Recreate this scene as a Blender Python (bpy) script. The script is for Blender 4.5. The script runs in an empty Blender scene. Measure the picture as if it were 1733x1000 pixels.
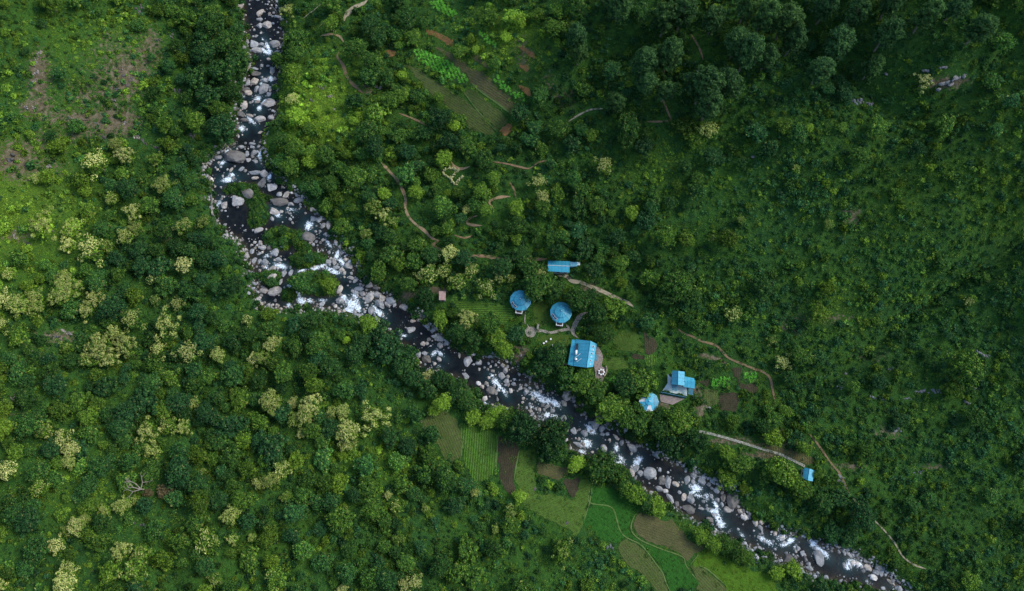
import bpy, math, random
import numpy as np
from mathutils import Vector
R_ = math.radians
sc = bpy.context.scene
COL = sc.collection
# ------------------------------------------------------------------ camera, sky, sun, exposure
CAMP = np.array([0.0, -58.0, 190.0]); TILT = R_(17); FPX = 1192.0
cd = bpy.data.cameras.new('camera'); cam = bpy.data.objects.new('camera', cd); COL.objects.link(cam)
cam.location = CAMP; cam.rotation_euler = (TILT, 0, 0)
cd.sensor_fit = 'HORIZONTAL'; cd.sensor_width = 36; cd.lens = 36*FPX/1733; cd.clip_start = 1; cd.clip_end = 3000
sc.camera = cam
w = bpy.data.worlds.new('World'); sc.world = w; w.use_nodes = True
SUN_EL, SUN_AZ = 44, 72          # azimuth clockwise from north
nt = w.node_tree; bg = nt.nodes['Background']
sky = nt.nodes.new('ShaderNodeTexSky'); sky.sky_type = 'NISHITA'; sky.sun_disc = False
sky.sun_elevation = R_(SUN_EL); sky.sun_rotation = R_(SUN_AZ); sky.air_density = 1.0; sky.dust_density = 1.2
nt.links.new(sky.outputs[0], bg.inputs[0]); bg.inputs[1].default_value = 0.15
sl = bpy.data.lights.new('sun', 'SUN'); so = bpy.data.objects.new('sun', sl); COL.objects.link(so)
sl.energy = 1.5; sl.angle = R_(24); sl.color = (1.0, 0.95, 0.86)
sd = Vector((math.sin(R_(SUN_AZ))*math.cos(R_(SUN_EL)), math.cos(R_(SUN_AZ))*math.cos(R_(SUN_EL)), math.sin(R_(SUN_EL))))
so.rotation_euler = sd.to_track_quat('Z', 'Y').to_euler()
so.location = (0, 0, 150)
sc.view_settings.view_transform = 'Standard'; sc.view_settings.look = 'None'
sc.view_settings.exposure = 1.24; sc.view_settings.gamma = 1.0
# ------------------------------------------------------------------ small maths
CA, SA = math.cos(TILT), math.sin(TILT)
def proj(X, Y, Z):
    X, Y, Z = np.asarray(X, float), np.asarray(Y, float), np.asarray(Z, float)
    dx, dy, dz = X-CAMP[0], Y-CAMP[1], Z-CAMP[2]
    dep = -(dy*(-SA)+dz*CA)
    return 866.5+FPX*dx/dep, 500-FPX*(dy*CA+dz*SA)/dep
def ray(px, py):
    x = (np.asarray(px, float)-866.5)/FPX; y = (500-np.asarray(py, float))/FPX
    return x, y*CA+SA, y*SA-CA
def plane0(px, py):
    dx, dy, dz = ray(px, py); t = -CAMP[2]/dz
    return CAMP[0]+t*dx, CAMP[1]+t*dy
def lattice(seed):
    return np.random.RandomState(seed).rand(256, 256)
LAT = [lattice(s) for s in range(8)]
def vnoise(X, Y, s, k=0):
    L = LAT[k % 8]; x = np.asarray(X, float)/s+37.3*k; y = np.asarray(Y, float)/s+11.7*k
    xi = np.floor(x).astype(int); yi = np.floor(y).astype(int); fx = x-xi; fy = y-yi
    fx = fx*fx*(3-2*fx); fy = fy*fy*(3-2*fy)
    a = L[yi % 256, xi % 256]; b = L[yi % 256, (xi+1) % 256]; c = L[(yi+1) % 256, xi % 256]; d = L[(yi+1) % 256, (xi+1) % 256]
    return (a*(1-fx)+b*fx)*(1-fy)+(c*(1-fx)+d*fx)*fy
def fbm(X, Y, s, k=0, o=3):
    v = 0; a = 1; t = 0
    for i in range(o): v = v+a*vnoise(X, Y, s/2**i, k+i); t += a; a *= .5
    return v/t
def seg_dist(X, Y, pts):
    d = np.full(X.shape, 1e9)
    for (x0, y0), (x1, y1) in zip(pts[:-1], pts[1:]):
        vx, vy = x1-x0, y1-y0; L = vx*vx+vy*vy+1e-9
        t = np.clip(((X-x0)*vx+(Y-y0)*vy)/L, 0, 1)
        d = np.minimum(d, np.hypot(X-x0-t*vx, Y-y0-t*vy))
    return d
def in_poly(X, Y, pts):
    r = np.zeros(X.shape, bool); n = len(pts)
    for i in range(n):
        x0, y0 = pts[i]; x1, y1 = pts[(i+1) % n]
        if y0 == y1: continue
        c = (y0 > Y) != (y1 > Y)
        r ^= c & (X < (x1-x0)*(Y-y0)/(y1-y0)+x0)
    return r
def blur(A, n, k=1):
    for _ in range(n):
        B = A.copy(); B[k:-k, :] = (A[:-2*k, :]+A[k:-k, :]*2+A[2*k:, :])/4; A = B
        B = A.copy(); B[:, k:-k] = (A[:, :-2*k]+A[:, k:-k]*2+A[:, 2*k:])/4; A = B
    return A
# ------------------------------------------------------------------ traced data (photo pixels, used only to find places on the ground)
LB = [(330,-420),(395,-120),(408,0),(412,40),(420,80),(426,105),(412,135),(404,165),(398,200),(398,222),(388,240),(372,256),(350,272),(346,290),(355,310),(358,340),(364,370),(376,392),(404,408),(416,440),(428,480),(436,512),(455,524),(490,526),(545,524),(585,528),(610,538),(640,548),(662,572),(690,594),(706,622),(735,636),(770,640),(806,662),(818,690),(862,694),(900,716),(940,735),(975,768),(1010,785),(1055,806),(1100,838),(1150,868),(1190,890),(1225,908),(1275,930),(1320,955),(1360,968),(1410,985),(1460,995),(1520,1012),(1620,1060),(1800,1130)]
RB = [(420,-420),(450,-120),(470,0),(482,30),(484,70),(478,100),(474,135),(473,165),(470,200),(452,220),(446,240),(450,270),(462,282),(480,305),(515,335),(528,352),(552,366),(563,385),(566,402),(580,418),(600,436),(612,462),(640,482),(662,496),(682,512),(702,530),(722,545),(740,556),(758,572),(776,592),(806,598),(850,606),(885,630),(915,645),(950,662),(972,672),(990,698),(1012,700),(1034,718),(1062,740),(1110,760),(1140,778),(1172,795),(1205,808),(1228,828),(1250,850),(1270,874),(1295,880),(1335,900),(1372,905),(1410,918),(1445,935),(1480,955),(1505,968),(1530,990),(1590,1020),(1720,1080),(1880,1130)]
ISL = [[(423,351),(450,345),(458,363),(449,381),(431,392),(418,378)],[(452,389),(472,381),(499,389),(517,390),(508,412),(486,417),(477,426),(454,416),(443,408)],[(490,434),(508,428),(555,430),(555,441),(526,452),(501,455),(490,448)],[(495,416),(515,410),(530,419),(508,426)],[(486,470),(508,464),(537,457),(562,464),(573,477),(571,500),(544,502),(515,497),(501,489),(486,479)],[(436,464),(454,457),(477,459),(477,479),(459,489),(443,479)],[(476,493),(490,489),(503,498),(494,511),(477,507)],[(381,313),(405,310),(435,310),(441,328),(465,334),(462,338),(438,345),(420,351),(411,331),(396,328),(381,328)]]
# fields: kind, outline
FIELDS = [
('crop',[(698,84),(715,85),(739,97),(763,104),(780,118),(792,138),(782,144),(766,138),(749,126),(722,114),(703,98)]),
('brown',[(739,80),(756,87),(773,97),(794,111),(816,123),(833,140),(852,157),(874,178),(876,188),(864,192),(847,178),(816,157),(799,142),(782,118),(763,102)]),
('olivebrown',[(686,109),(708,116),(720,128),(739,138),(754,147),(768,157),(780,164),(799,178),(818,200),(835,222),(833,229),(814,224),(794,217),(785,202),(763,186),(744,169),(727,157),(703,130)]),
('olivebrown',[(785,154),(797,152),(816,164),(840,183),(854,198),(859,208),(842,220),(828,207),(809,186),(794,169)]),
('red',[(843,223),(854,211),(864,209),(866,222),(857,231)]),
('red',[(720,50),(737,51),(751,61),(766,68),(768,79),(756,74),(739,63),(722,58)]),
('crop',[(832,127),(842,128),(859,145),(876,154),(888,166),(886,176),(874,169),(852,154),(838,140)]),
('crop',[(726,2),(746,3),(773,24),(767,31),(736,17)]),
('olivebrown',[(735,698),(762,700),(776,714),(779,730),(782,749),(779,776),(754,779),(746,760),(727,736),(716,714)]),
('greenrow',[(778,716),(808,723),(835,730),(842,738),(840,768),(838,795),(830,806),(819,815),(800,811),(789,790),(784,776),(784,749)]),
('plum',[(846,738),(862,744),(875,753),(876,765),(871,787),(868,811),(872,827),(865,838),(851,822),(848,800),(843,776),(844,749)]),
('olive',[(881,763),(908,762),(906,787),(905,811),(908,836),(935,836),(957,838),(970,846),(983,811),(1000,814),(997,844),(992,860),(986,884),(975,903),(959,895),(932,881),(905,868),(886,854),(876,833),(873,806),(878,776)]),
('brown',[(911,782),(932,784),(957,792),(962,804),(954,808),(943,812),(932,809),(911,801)]),
('plum',[(957,811),(981,809),(979,822),(973,841),(967,841),(958,825)]),
('rice',[(1002,824),(1026,824),(1048,837),(1079,853),(1079,866),(1068,881),(1067,899),(1083,918),(1114,929),(1153,945),(1159,957),(1176,978),(1180,991),(1134,998),(1125,971),(1098,934),(1061,908),(1046,919),(1026,916),(1004,903),(989,883),(999,853)]),
('brown',[(1083,868),(1110,877),(1136,883),(1154,899),(1169,916),(1189,923),(1190,930),(1171,943),(1165,952),(1147,936),(1123,925),(1096,917),(1082,908),(1073,897),(1075,881)]),
('olivebrown',[(1057,912),(1066,914),(1083,925),(1096,938),(1108,954),(1119,969),(1125,987),(1132,1004),(1121,1008),(1101,987),(1083,969),(1063,956),(1050,941),(1048,925)]),
('olivebrown',[(1169,957),(1182,958),(1200,969),(1222,989),(1235,1010),(1184,1010),(1178,980)]),
('lime',[(1182,936),(1198,932),(1224,943),(1253,956),(1279,967),(1299,971),(1312,991),(1321,1010),(1240,1010),(1226,987),(1195,960),(1173,954)]),
('lawn',[(1044,564),(1072,560),(1087,581),(1088,596),(1074,595),(1044,592)]),
('plum',[(1087,562),(1100,568),(1112,582),(1106,598),(1092,598),(1090,577)]),
('plum',[(1072,600),(1089,601),(1089,610),(1074,608)]),
('greenrow',[(1092,601),(1109,601),(1109,617),(1093,617)]),
('olive',[(1018,606),(1055,605),(1063,621),(1037,627),(1021,620)]),
('crop',[(1203,640),(1233,641),(1231,654),(1205,653)]),
('crop',[(1257,629),(1279,630),(1279,646),(1257,644)]),
('plum',[(1238,623),(1253,623),(1254,647),(1277,650),(1286,658),(1271,666),(1258,658),(1246,647)]),
('plum',[(1218,664),(1234,664),(1247,667),(1247,695),(1222,693),(1216,686)]),
('olivebrown',[(1192,662),(1214,661),(1213,684),(1192,684)]),
('plum',[(1181,645),(1200,641),(1201,651),(1185,651)]),
('crop',[(1031,643),(1052,634),(1052,645),(1034,650)]),
('lawn',[(908,568),(958,567),(965,574),(961,590),(957,614),(946,613),(939,602),(929,588),(912,576)]),
('lawn',[(904,512),(922,508),(930,530),(934,548),(912,552),(904,540)]),
('greenrow',[(765,503),(800,510),(858,518),(868,540),(820,556),(785,536)]),
('red',[(876,77),(884,78),(896,86),(905,96),(899,99),(888,91)]),
('red',[(880,107),(894,112),(896,120),(884,116)]),
('red',[(877,142),(888,146),(899,158),(893,161),(882,152)]),
('brown',[(797,92),(808,94),(822,104),(830,116),(820,113),(806,103)]),
('red',[(652,86),(664,84),(672,92),(660,97)]),
('crop',[(806,54),(815,55),(842,78),(838,83),(822,70)]),
('brown',[(1232,743),(1286,751),(1358,767),(1376,777),(1369,786),(1286,756)]),
]
# paths: width m, material, points
PATHS = [
(.68,'stone',[(1183,730),(1198,733),(1225,740),(1252,748),(1290,760),(1320,769),(1362,789)]),
(.85,'flag',[(898,562),(908,560),(919,560),(929,563),(939,562),(947,560),(956,558),(963,558),(970,561)]),
(1.2,'flag',[(978,572),(971,566),(969,560),(972,552),(975,545),(981,536),(990,530),(998,529)]),
(.9,'flag',[(965,559),(961,553),(957,548)]),
(.5,'flag',[(890,523),(889,532),(888,542),(889,549)]),
(.8,'flag',[(892,549),(896,556),(898,562)]),
(1.0,'pale',[(943,466),(960,468),(966,475),(982,478),(995,483),(1012,490),(1026,496),(1040,503),(1060,511),(1073,520)]),
(.75,'dirt',[(1146,556),(1157,564),(1170,569),(1186,577),(1201,581),(1214,586),(1222,595),(1233,606),(1246,612),(1273,623),(1292,630),(1303,640),(1307,658),(1312,684)]),
(.6,'dirt',[(1368,733),(1381,748),(1405,782),(1422,803),(1436,833)]),
(.38,'pale',[(1436,833),(1453,854),(1470,872),(1490,891),(1511,915),(1528,942),(1548,956),(1568,963)]),
(.95,'dirt2',[(645,275),(660,291),(673,306),(682,323),(686,336),(686,352),(692,367),(704,380),(719,391),(728,401),(738,406),(744,407)]),
(1.0,'dirt',[(744,407),(736,412),(733,417),(748,423),(770,430),(790,433),(823,434),(852,439),(873,438),(912,439),(926,438)]),
(.8,'dirt',[(873,336),(870,321),(862,308)]),(.9,'dirt2',[(864,333),(853,333),(841,335),(829,341),(830,347),(837,352)]),
(.9,'dirt2',[(808,365),(796,369),(791,374),(794,380),(816,382)]),(.8,'dirt',[(769,398),(782,402),(794,401),(803,396)]),
(.95,'dirt2',[(764,274),(768,281),(772,284),(782,286),(795,282)]),(.6,'dirt',[(834,274),(855,277),(881,283),(896,285),(912,275),(930,271)]),
(.95,'dirt2',[(542,61),(559,58),(568,59),(576,63),(583,73)]),(1.1,'dirt',[(574,88),(571,97),(580,109),(586,126),(593,138),(614,158)]),
(.35,'pale',[(513,32),(522,24),(532,17),(552,0)]),(.4,'dirt',[(539,47),(548,38),(556,28)]),(1.5,'pale',[(583,36),(585,27),(598,14),(615,6),(622,0)]),
(.7,'dirt',[(675,192),(699,201),(714,208),(729,217)]),(.5,'pale',[(962,206),(979,195),(999,186),(1020,184)]),
(.6,'dirt',[(1095,206),(1132,204),(1129,187),(1115,153),(1105,134)]),(.6,'dirt',[(1169,58),(1178,72),(1186,88),(1190,102)]),
(.32,'bund',[(999,824),(998,850),(1035,859),(1048,894),(1058,908),(1083,921),(1097,936),(1110,954),(1121,969),(1128,988),(1136,1004)]),
(.28,'bund',[(1081,862),(1070,881),(1069,898),(1083,913),(1114,927),(1154,942),(1161,957),(1179,981)]),
(.28,'bund',[(1168,955),(1185,935)]),(.35,'bund',[(1183,957),(1198,964),(1224,987)]),(.28,'bund',[(843,736),(841,768),(840,796)]),
(.35,'bund',[(879,762),(874,787),(870,812)]),(.35,'bund',[(783,747),(780,776)]),(.5,'bund',[(797,140),(816,157),(847,179),(864,193),(872,206)]),
(.28,'bund',[(785,156),(809,188),(828,209),(842,224)]),(.3,'bund',[(766,175),(774,164)]),(.28,'bund',[(1002,818),(999,845),(988,882)]),
]
# boulders: x y long short angle tone   (g grey, b blue grey, d dark brown, p pale pinkish, w white, t tan)
BOULD = """453 46 17 13 0 p,441 47 9 10 0 g,442 37 14 7 0 g,470 30 12 7 0 b,443 26 14 9 60 t,439 3 8 6 60 b,429 1 9 4 0 b,410 32 6 6 0 p,418 44 6 6 0 g,428 44 5 2 0 p,436 64 7 5 20 g,430 64 5 4 0 g,430 77 15 13 0 b,445 79 9 6 0 b,450 83 6 5 0 g,467 79 20 13 10 g,438 89 18 10 -10 g,460 70 3 3 0 w,445 114 7 6 0 b,456 115 6 4 20 b,432 118 12 5 -10 b,462 119 8 5 0 g,408 11 12 9 60 t,481 72 8 4 80 g,471 89 9 4 10 g,433 127 18 9 0 d,463 123 11 8 60 b,433 142 15 12 60 t,421 142 10 8 60 g,449 154 21 15 70 g,449 139 12 8 0 b,437 154 12 8 60 b,416 154 14 10 10 d,421 160 13 11 0 t,406 161 7 5 0 d,457 162 9 8 45 b,413 179 18 12 100 p,437 175 10 6 -10 t,456 179 21 17 10 p,469 163 8 6 0 p,409 196 12 11 0 d,415 206 13 8 10 d,425 199 12 5 -20 t,443 206 20 12 10 g,460 201 10 9 0 g,403 214 7 6 0 d,443 225 10 5 15 t,433 198 5 4 0 b,
399 269 34 23 0 d,429 246 10 5 0 b,428 251 8 5 0 b,431 261 13 8 60 g,420 264 12 7 100 g,422 274 9 8 30 g,433 275 11 6 -20 g,370 268 12 8 20 g,346 284 8 7 0 g,355 277 5 5 0 g,348 300 9 7 90 g,358 305 9 7 -40 w,434 295 20 7 -3 b,450 296 15 12 -40 p,444 314 20 12 65 d,461 320 18 12 10 w,418 328 22 17 -30 d,403 343 22 17 0 g,411 289 10 6 30 b,394 290 8 5 70 t,382 349 14 12 60 p,475 332 9 8 0 g,486 332 13 8 50 p,475 344 28 13 -5 d,495 347 11 6 -25 g,507 340 16 9 15 g,494 327 7 5 -40 w,465 360 18 10 -20 p,363 344 8 6 90 d,433 304 12 6 10 t,408 250 14 6 -10 g,393 245 12 6 20 d,
531 372 12 8 0 b,540 373 13 8 40 b,548 383 10 8 60 g,557 381 14 8 100 p,536 394 6 5 0 g,524 404 20 16 0 d,552 398 8 7 0 b,559 398 8 7 0 g,569 409 9 7 100 p,578 419 11 8 -20 p,439 391 14 9 30 g,428 426 9 7 80 b,418 434 12 10 0 p,445 421 12 9 0 g,457 419 12 9 60 d,466 430 16 12 70 b,474 441 13 8 -10 b,449 445 13 11 50 b,431 441 10 8 70 g,440 444 9 7 70 g,464 455 14 9 30 p,462 468 18 9 35 p,482 463 12 9 70 g,494 463 10 7 80 b,468 495 22 14 15 p,449 493 16 11 10 p,476 476 12 5 80 g,556 444 10 8 10 g,566 444 13 7 100 g,561 438 6 6 0 p,570 454 10 7 0 b,580 458 10 9 0 p,591 452 13 11 0 g,585 441 7 7 0 p,595 443 10 8 20 w,584 463 7 7 0 p,595 472 11 7 -10 g,575 491 17 9 70 p,577 510 14 9 0 b,510 464 11 9 0 d,526 459 10 5 0 p,427 461 6 4 0 b,477 417 9 6 -10 b,428 416 6 4 0 p,440 431 8 5 30 g,528 354 10 7 0 p,546 515 10 8 60 b,
609 490 18 9 10 b,603 496 8 8 0 b,627 505 18 14 70 g,639 499 14 11 0 g,614 499 10 9 -30 g,646 505 12 11 0 p,637 487 11 9 0 d,645 516 20 13 -55 b,662 510 17 13 -20 b,668 516 10 6 80 g,656 517 15 7 -35 p,631 527 13 12 60 b,622 518 7 4 0 g,605 533 16 5 -10 b,625 483 12 10 90 p,603 476 12 6 50 g,576 511 12 9 -20 b,695 560 16 9 20 g,700 543 10 8 0 t,709 542 9 8 0 t,686 521 18 13 0 p,722 552 13 8 -30 b,732 559 10 7 10 b,746 586 11 10 -20 p,717 584 8 8 0 p,744 573 14 9 -30 p,735 571 10 6 -20 g,757 579 10 7 100 g,724 609 16 14 -30 d,719 600 8 8 0 b,708 600 12 8 80 b,697 599 8 6 80 g,744 609 9 6 -50 g,735 597 9 4 40 w,729 587 4 3 0 w,
793 612 17 13 65 b,810 615 11 9 80 b,802 618 6 4 0 b,788 637 13 9 -40 b,800 599 10 7 0 g,787 628 4 3 90 g,783 628 3 2 0 g,855 628 10 9 -50 g,850 637 13 10 -50 g,810 650 8 7 0 w,817 655 8 7 -50 t,831 663 15 13 -20 d,843 661 8 6 30 w,837 654 6 6 0 g,820 674 11 8 15 w,864 662 10 6 100 w,869 651 7 7 0 g,857 647 9 9 0 g,870 643 6 4 20 b,890 665 10 8 70 b,891 690 6 5 0 b,901 702 8 5 60 b,877 686 5 4 0 w,876 662 4 3 90 p,829 603 8 5 40 b,827 616 5 4 90 g,839 619 6 4 90 g,778 603 10 4 90 t,
957 669 19 14 -30 p,954 684 11 8 -60 p,953 709 10 9 0 b,970 729 12 8 -60 b,1005 719 15 13 -40 b,989 735 13 11 -20 b,978 753 16 8 -20 b,1020 759 12 11 -40 b,1029 723 11 9 0 b,1019 726 11 9 60 b,1019 736 8 6 0 b,934 695 9 6 -10 b,926 688 10 5 10 g,913 694 6 6 0 p,906 692 6 6 0 b,924 730 8 6 70 b,1035 766 10 6 -10 b,1034 773 8 6 30 b,1052 750 9 7 80 b,1068 759 16 12 -35 b,1042 751 6 4 0 b,1041 739 15 5 -45 t,1110 769 14 12 0 b,1099 802 21 18 0 b,1076 794 12 10 60 b,1083 802 12 10 15 b,1069 801 14 10 -70 p,1055 799 10 8 -40 p,1118 814 13 11 60 d,1129 815 19 11 85 b,1114 828 14 9 -10 b,1125 831 9 6 -20 w,1134 843 18 8 -55 b,1163 812 12 10 80 b,1168 846 15 14 0 g,1142 820 12 7 -30 t,1030 745 6 5 0 p,1174 804 12 8 -10 b,1062 749 6 5 0 b,1035 778 9 5 -30 p,
1187 814 14 10 -60 b,1191 808 8 8 0 b,1172 816 7 7 0 b,1211 829 11 8 -60 b,1205 814 9 8 0 b,1198 820 8 7 0 p,1222 842 13 9 70 d,1212 846 8 7 0 b,1242 846 27 21 60 d,1229 863 12 10 10 p,1254 865 12 8 -30 t,1259 875 13 11 0 w,1277 882 14 10 80 p,1287 894 13 7 -70 b,1289 884 10 8 20 p,1305 900 6 4 40 w,1311 903 9 7 60 p,1322 909 12 8 0 w,1164 863 19 14 -15 d,1156 841 12 8 70 t,1290 915 7 6 0 b,1285 928 8 6 -20 b,1236 821 14 5 90 b,1244 821 8 8 0 b,1249 829 7 7 0 b,1265 839 7 5 0 b,1186 861 10 5 -10 g,1201 880 16 8 -5 d,1219 854 9 6 -70 b,
1382 944 23 16 -70 b,1355 935 10 8 60 b,1333 946 16 13 30 d,1369 962 12 8 -20 b,1366 954 8 7 0 b,1348 927 8 7 -60 b,1427 934 12 6 -70 b,1434 930 7 6 0 b,1440 951 12 8 20 w,1425 956 9 5 80 b,1435 959 10 6 -50 b,1475 977 11 10 0 w,1480 968 12 9 60 b,1487 959 12 9 30 b,1488 970 11 8 -60 b,1494 962 8 6 0 b,1520 996 13 12 60 b,1450 954 7 7 0 w,1414 922 16 5 -28 p,1437 939 12 5 -30 g,1469 961 14 10 -30 p,1507 985 16 6 -40 t,1398 978 8 8 0 b,1090 785 0 0 0 g"""
BOULD = [s.split() for s in BOULD.replace('\n', '').split(',')]
BOULD = [(float(a), float(b), float(c), float(d), float(e), f) for a, b, c, d, e, f in BOULD if float(c) > 0]
# foam: x y length width angle strength
FOAM = """455 88 9 7 0 1,453 79 16 4 -70 1,447 86 14 3 -45 1,445 66 7 5 -50 .5,458 133 9 7 -30 .9,442 147 18 3 85 1,436 167 10 7 30 1,447 173 14 4 45 1,439 183 7 6 70 1,411 163 5 4 0 .8,424 203 20 5 -45 .8,409 217 9 9 0 .9,386 257 11 7 30 1,377 275 10 5 35 .9,386 304 19 7 10 1,392 297 9 6 0 1,442 263 14 8 95 1,370 345 13 6 65 .7,456 299 10 4 60 1,466 359 13 7 -40 1,470 364 9 5 -20 1,494 355 16 4 -5 .7,523 382 14 10 70 1,556 412 18 4 -55 .8,571 431 16 6 70 1,578 443 14 6 -60 1,475 450 20 6 -15 1,452 433 10 4 30 .7,512 458 16 4 15 1,533 454 16 6 20 1,547 450 13 5 0 1,562 458 26 6 -20 1,450 452 9 4 15 .8,510 509 13 9 -30 1,505 498 12 6 -60 .8,525 509 10 6 -20 .8,545 508 16 4 0 .7,436 506 8 5 -50 1,489 517 8 5 -80 1,491 484 7 3 0 1,455 519 14 4 0 .6,597 513 22 17 0 1,601 500 18 8 80 1,591 525 15 8 0 1,582 504 10 8 -30 1,606 521 14 8 -60 1,634 524 12 8 -60 1,642 529 17 7 -45 1,639 545 13 4 -75 .7,684 568 9 3 0 .8,735 597 11 5 45 .9,745 598 13 4 -45 .9,743 620 9 4 -10 .5,838 645 14 10 -50 .8,846 654 18 5 -55 .8,853 662 18 5 -60 .8,833 636 9 4 -40 .8,818 684 14 7 -25 1,908 668 22 10 -20 .8,923 677 26 9 -15 1,939 682 20 8 -35 1,900 688 10 6 -30 .6,926 702 8 8 -30 .9,939 705 14 6 -10 .8,915 705 20 14 -30 .45,1000 727 18 9 -40 1,993 750 15 11 -30 1,985 765 14 7 -20 .8,1043 758 13 6 -80 .9,1052 777 16 6 -45 .8,1047 783 18 4 5 .9,1036 774 12 4 -40 .8,1078 781 16 9 70 1,1082 776 9 5 10 1,1073 790 10 4 60 .9,1178 826 17 12 -20 1,1171 834 10 6 20 .9,1182 839 14 5 -10 .7,1197 840 14 10 60 .6,1211 854 17 5 -60 .9,1209 865 16 6 -10 1,1216 878 24 8 -65 1,1221 888 10 9 0 1,1255 905 12 4 -40 .7,1234 900 12 4 40 .5,1290 911 14 7 -50 .8,1301 918 18 6 -35 .8,1323 909 16 9 20 .9,1338 915 18 8 50 .9,1328 921 14 6 10 .9,1345 925 12 4 60 .6,1376 920 17 8 -55 1,1386 930 26 6 -40 1,1397 938 14 6 -50 1,1400 926 12 4 -60 .6,1441 952 16 10 0 1,1453 955 12 6 -30 1,1434 960 10 7 -50 .9,1468 985 10 6 -60 .5,1515 1000 14 8 -40 .6"""
FOAM = [tuple(map(float, s.split())) for s in FOAM.split(',')]
# flowering trees: x y crown width, blossom amount 0..2 (2 = full)
FLOW = """197 245 22 2,212 263 30 2,165 277 38 2,275 311 30 2,61 301 20 2,190 335 24 1,263 268 24 0,73 381 40 2,122 384 34 1,115 413 26 2,226 357 28 2,228 386 24 2,212 400 28 2,158 422 42 2,182 418 22 1,311 383 28 1,343 374 22 1,313 449 30 2,258 471 20 1,17 464 22 1,58 503 28 2,27 515 36 2,5 505 28 2,55 522 28 2,105 490 46 2,126 485 24 2,109 469 22 2,161 503 28 2,148 524 28 2,263 508 18 1,299 514 24 2,226 541 34 2,284 553 42 2,194 565 28 2,167 588 44 2,150 607 30 1,180 605 34 2,214 585 38 2,267 590 28 2,320 597 36 2,369 600 26 2,418 541 18 1,430 607 22 2,3 551 26 2,284 638 32 0,112 588 22 0,396 663 14 1,461 582 28 2,442 605 26 1,727 636 24 2,792 539 32 2,632 350 26 1,648 364 22 2,665 374 18 1,760 429 28 2,727 463 30 1,712 469 20 2,751 457 26 1,797 456 24 1,775 476 28 1,821 486 32 1,848 466 24 2,865 471 14 1,790 355 16 2,619 395 18 1,1198 221 30 2,1021 281 28 2,911 308 26 2,919 333 22 2,486 19 20 2,495 168 20 2,1565 136 26 2,1347 286 16 1,1403 379 18 1,1325 612 26 2,1307 575 16 1,1670 469 16 0,1640 510 16 1,911 466 28 2,1241 531 26 1,1254 372 14 1,1208 405 16 1,10 796 34 2,73 728 30 1,109 745 32 2,122 760 28 2,117 782 22 2,250 733 36 2,257 762 26 2,284 721 28 1,308 723 24 2,326 682 22 1,66 827 30 0,178 864 22 2,207 855 28 2,228 847 14 1,127 891 30 2,143 879 20 2,110 898 18 1,97 922 28 2,116 966 32 2,109 986 40 2,204 932 32 2,238 939 30 1,224 966 40 0,391 871 30 2,348 918 38 1,393 912 20 1,427 910 16 1,365 980 22 1,343 799 14 1,435 818 14 2,1 993 22 2,459 680 38 2,496 682 18 2,529 684 34 2,517 701 32 2,498 709 24 1,510 733 16 2,561 699 20 2,580 696 26 2,588 728 40 2,588 750 28 2,634 706 44 2,476 796 28 2,457 813 24 2,438 820 18 2,656 838 14 2,668 857 22 0,585 864 12 1,467 980 36 0,702 985 26 2,683 990 20 2,578 997 18 2,675 912 20 0,804 833 16 2,721 861 16 1,838 895 14 1,484 840 20 0,952 932 34 0,863 864 20 1"""
FLOW = [tuple(map(float, s.split())) for s in FLOW.split(',')]
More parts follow.
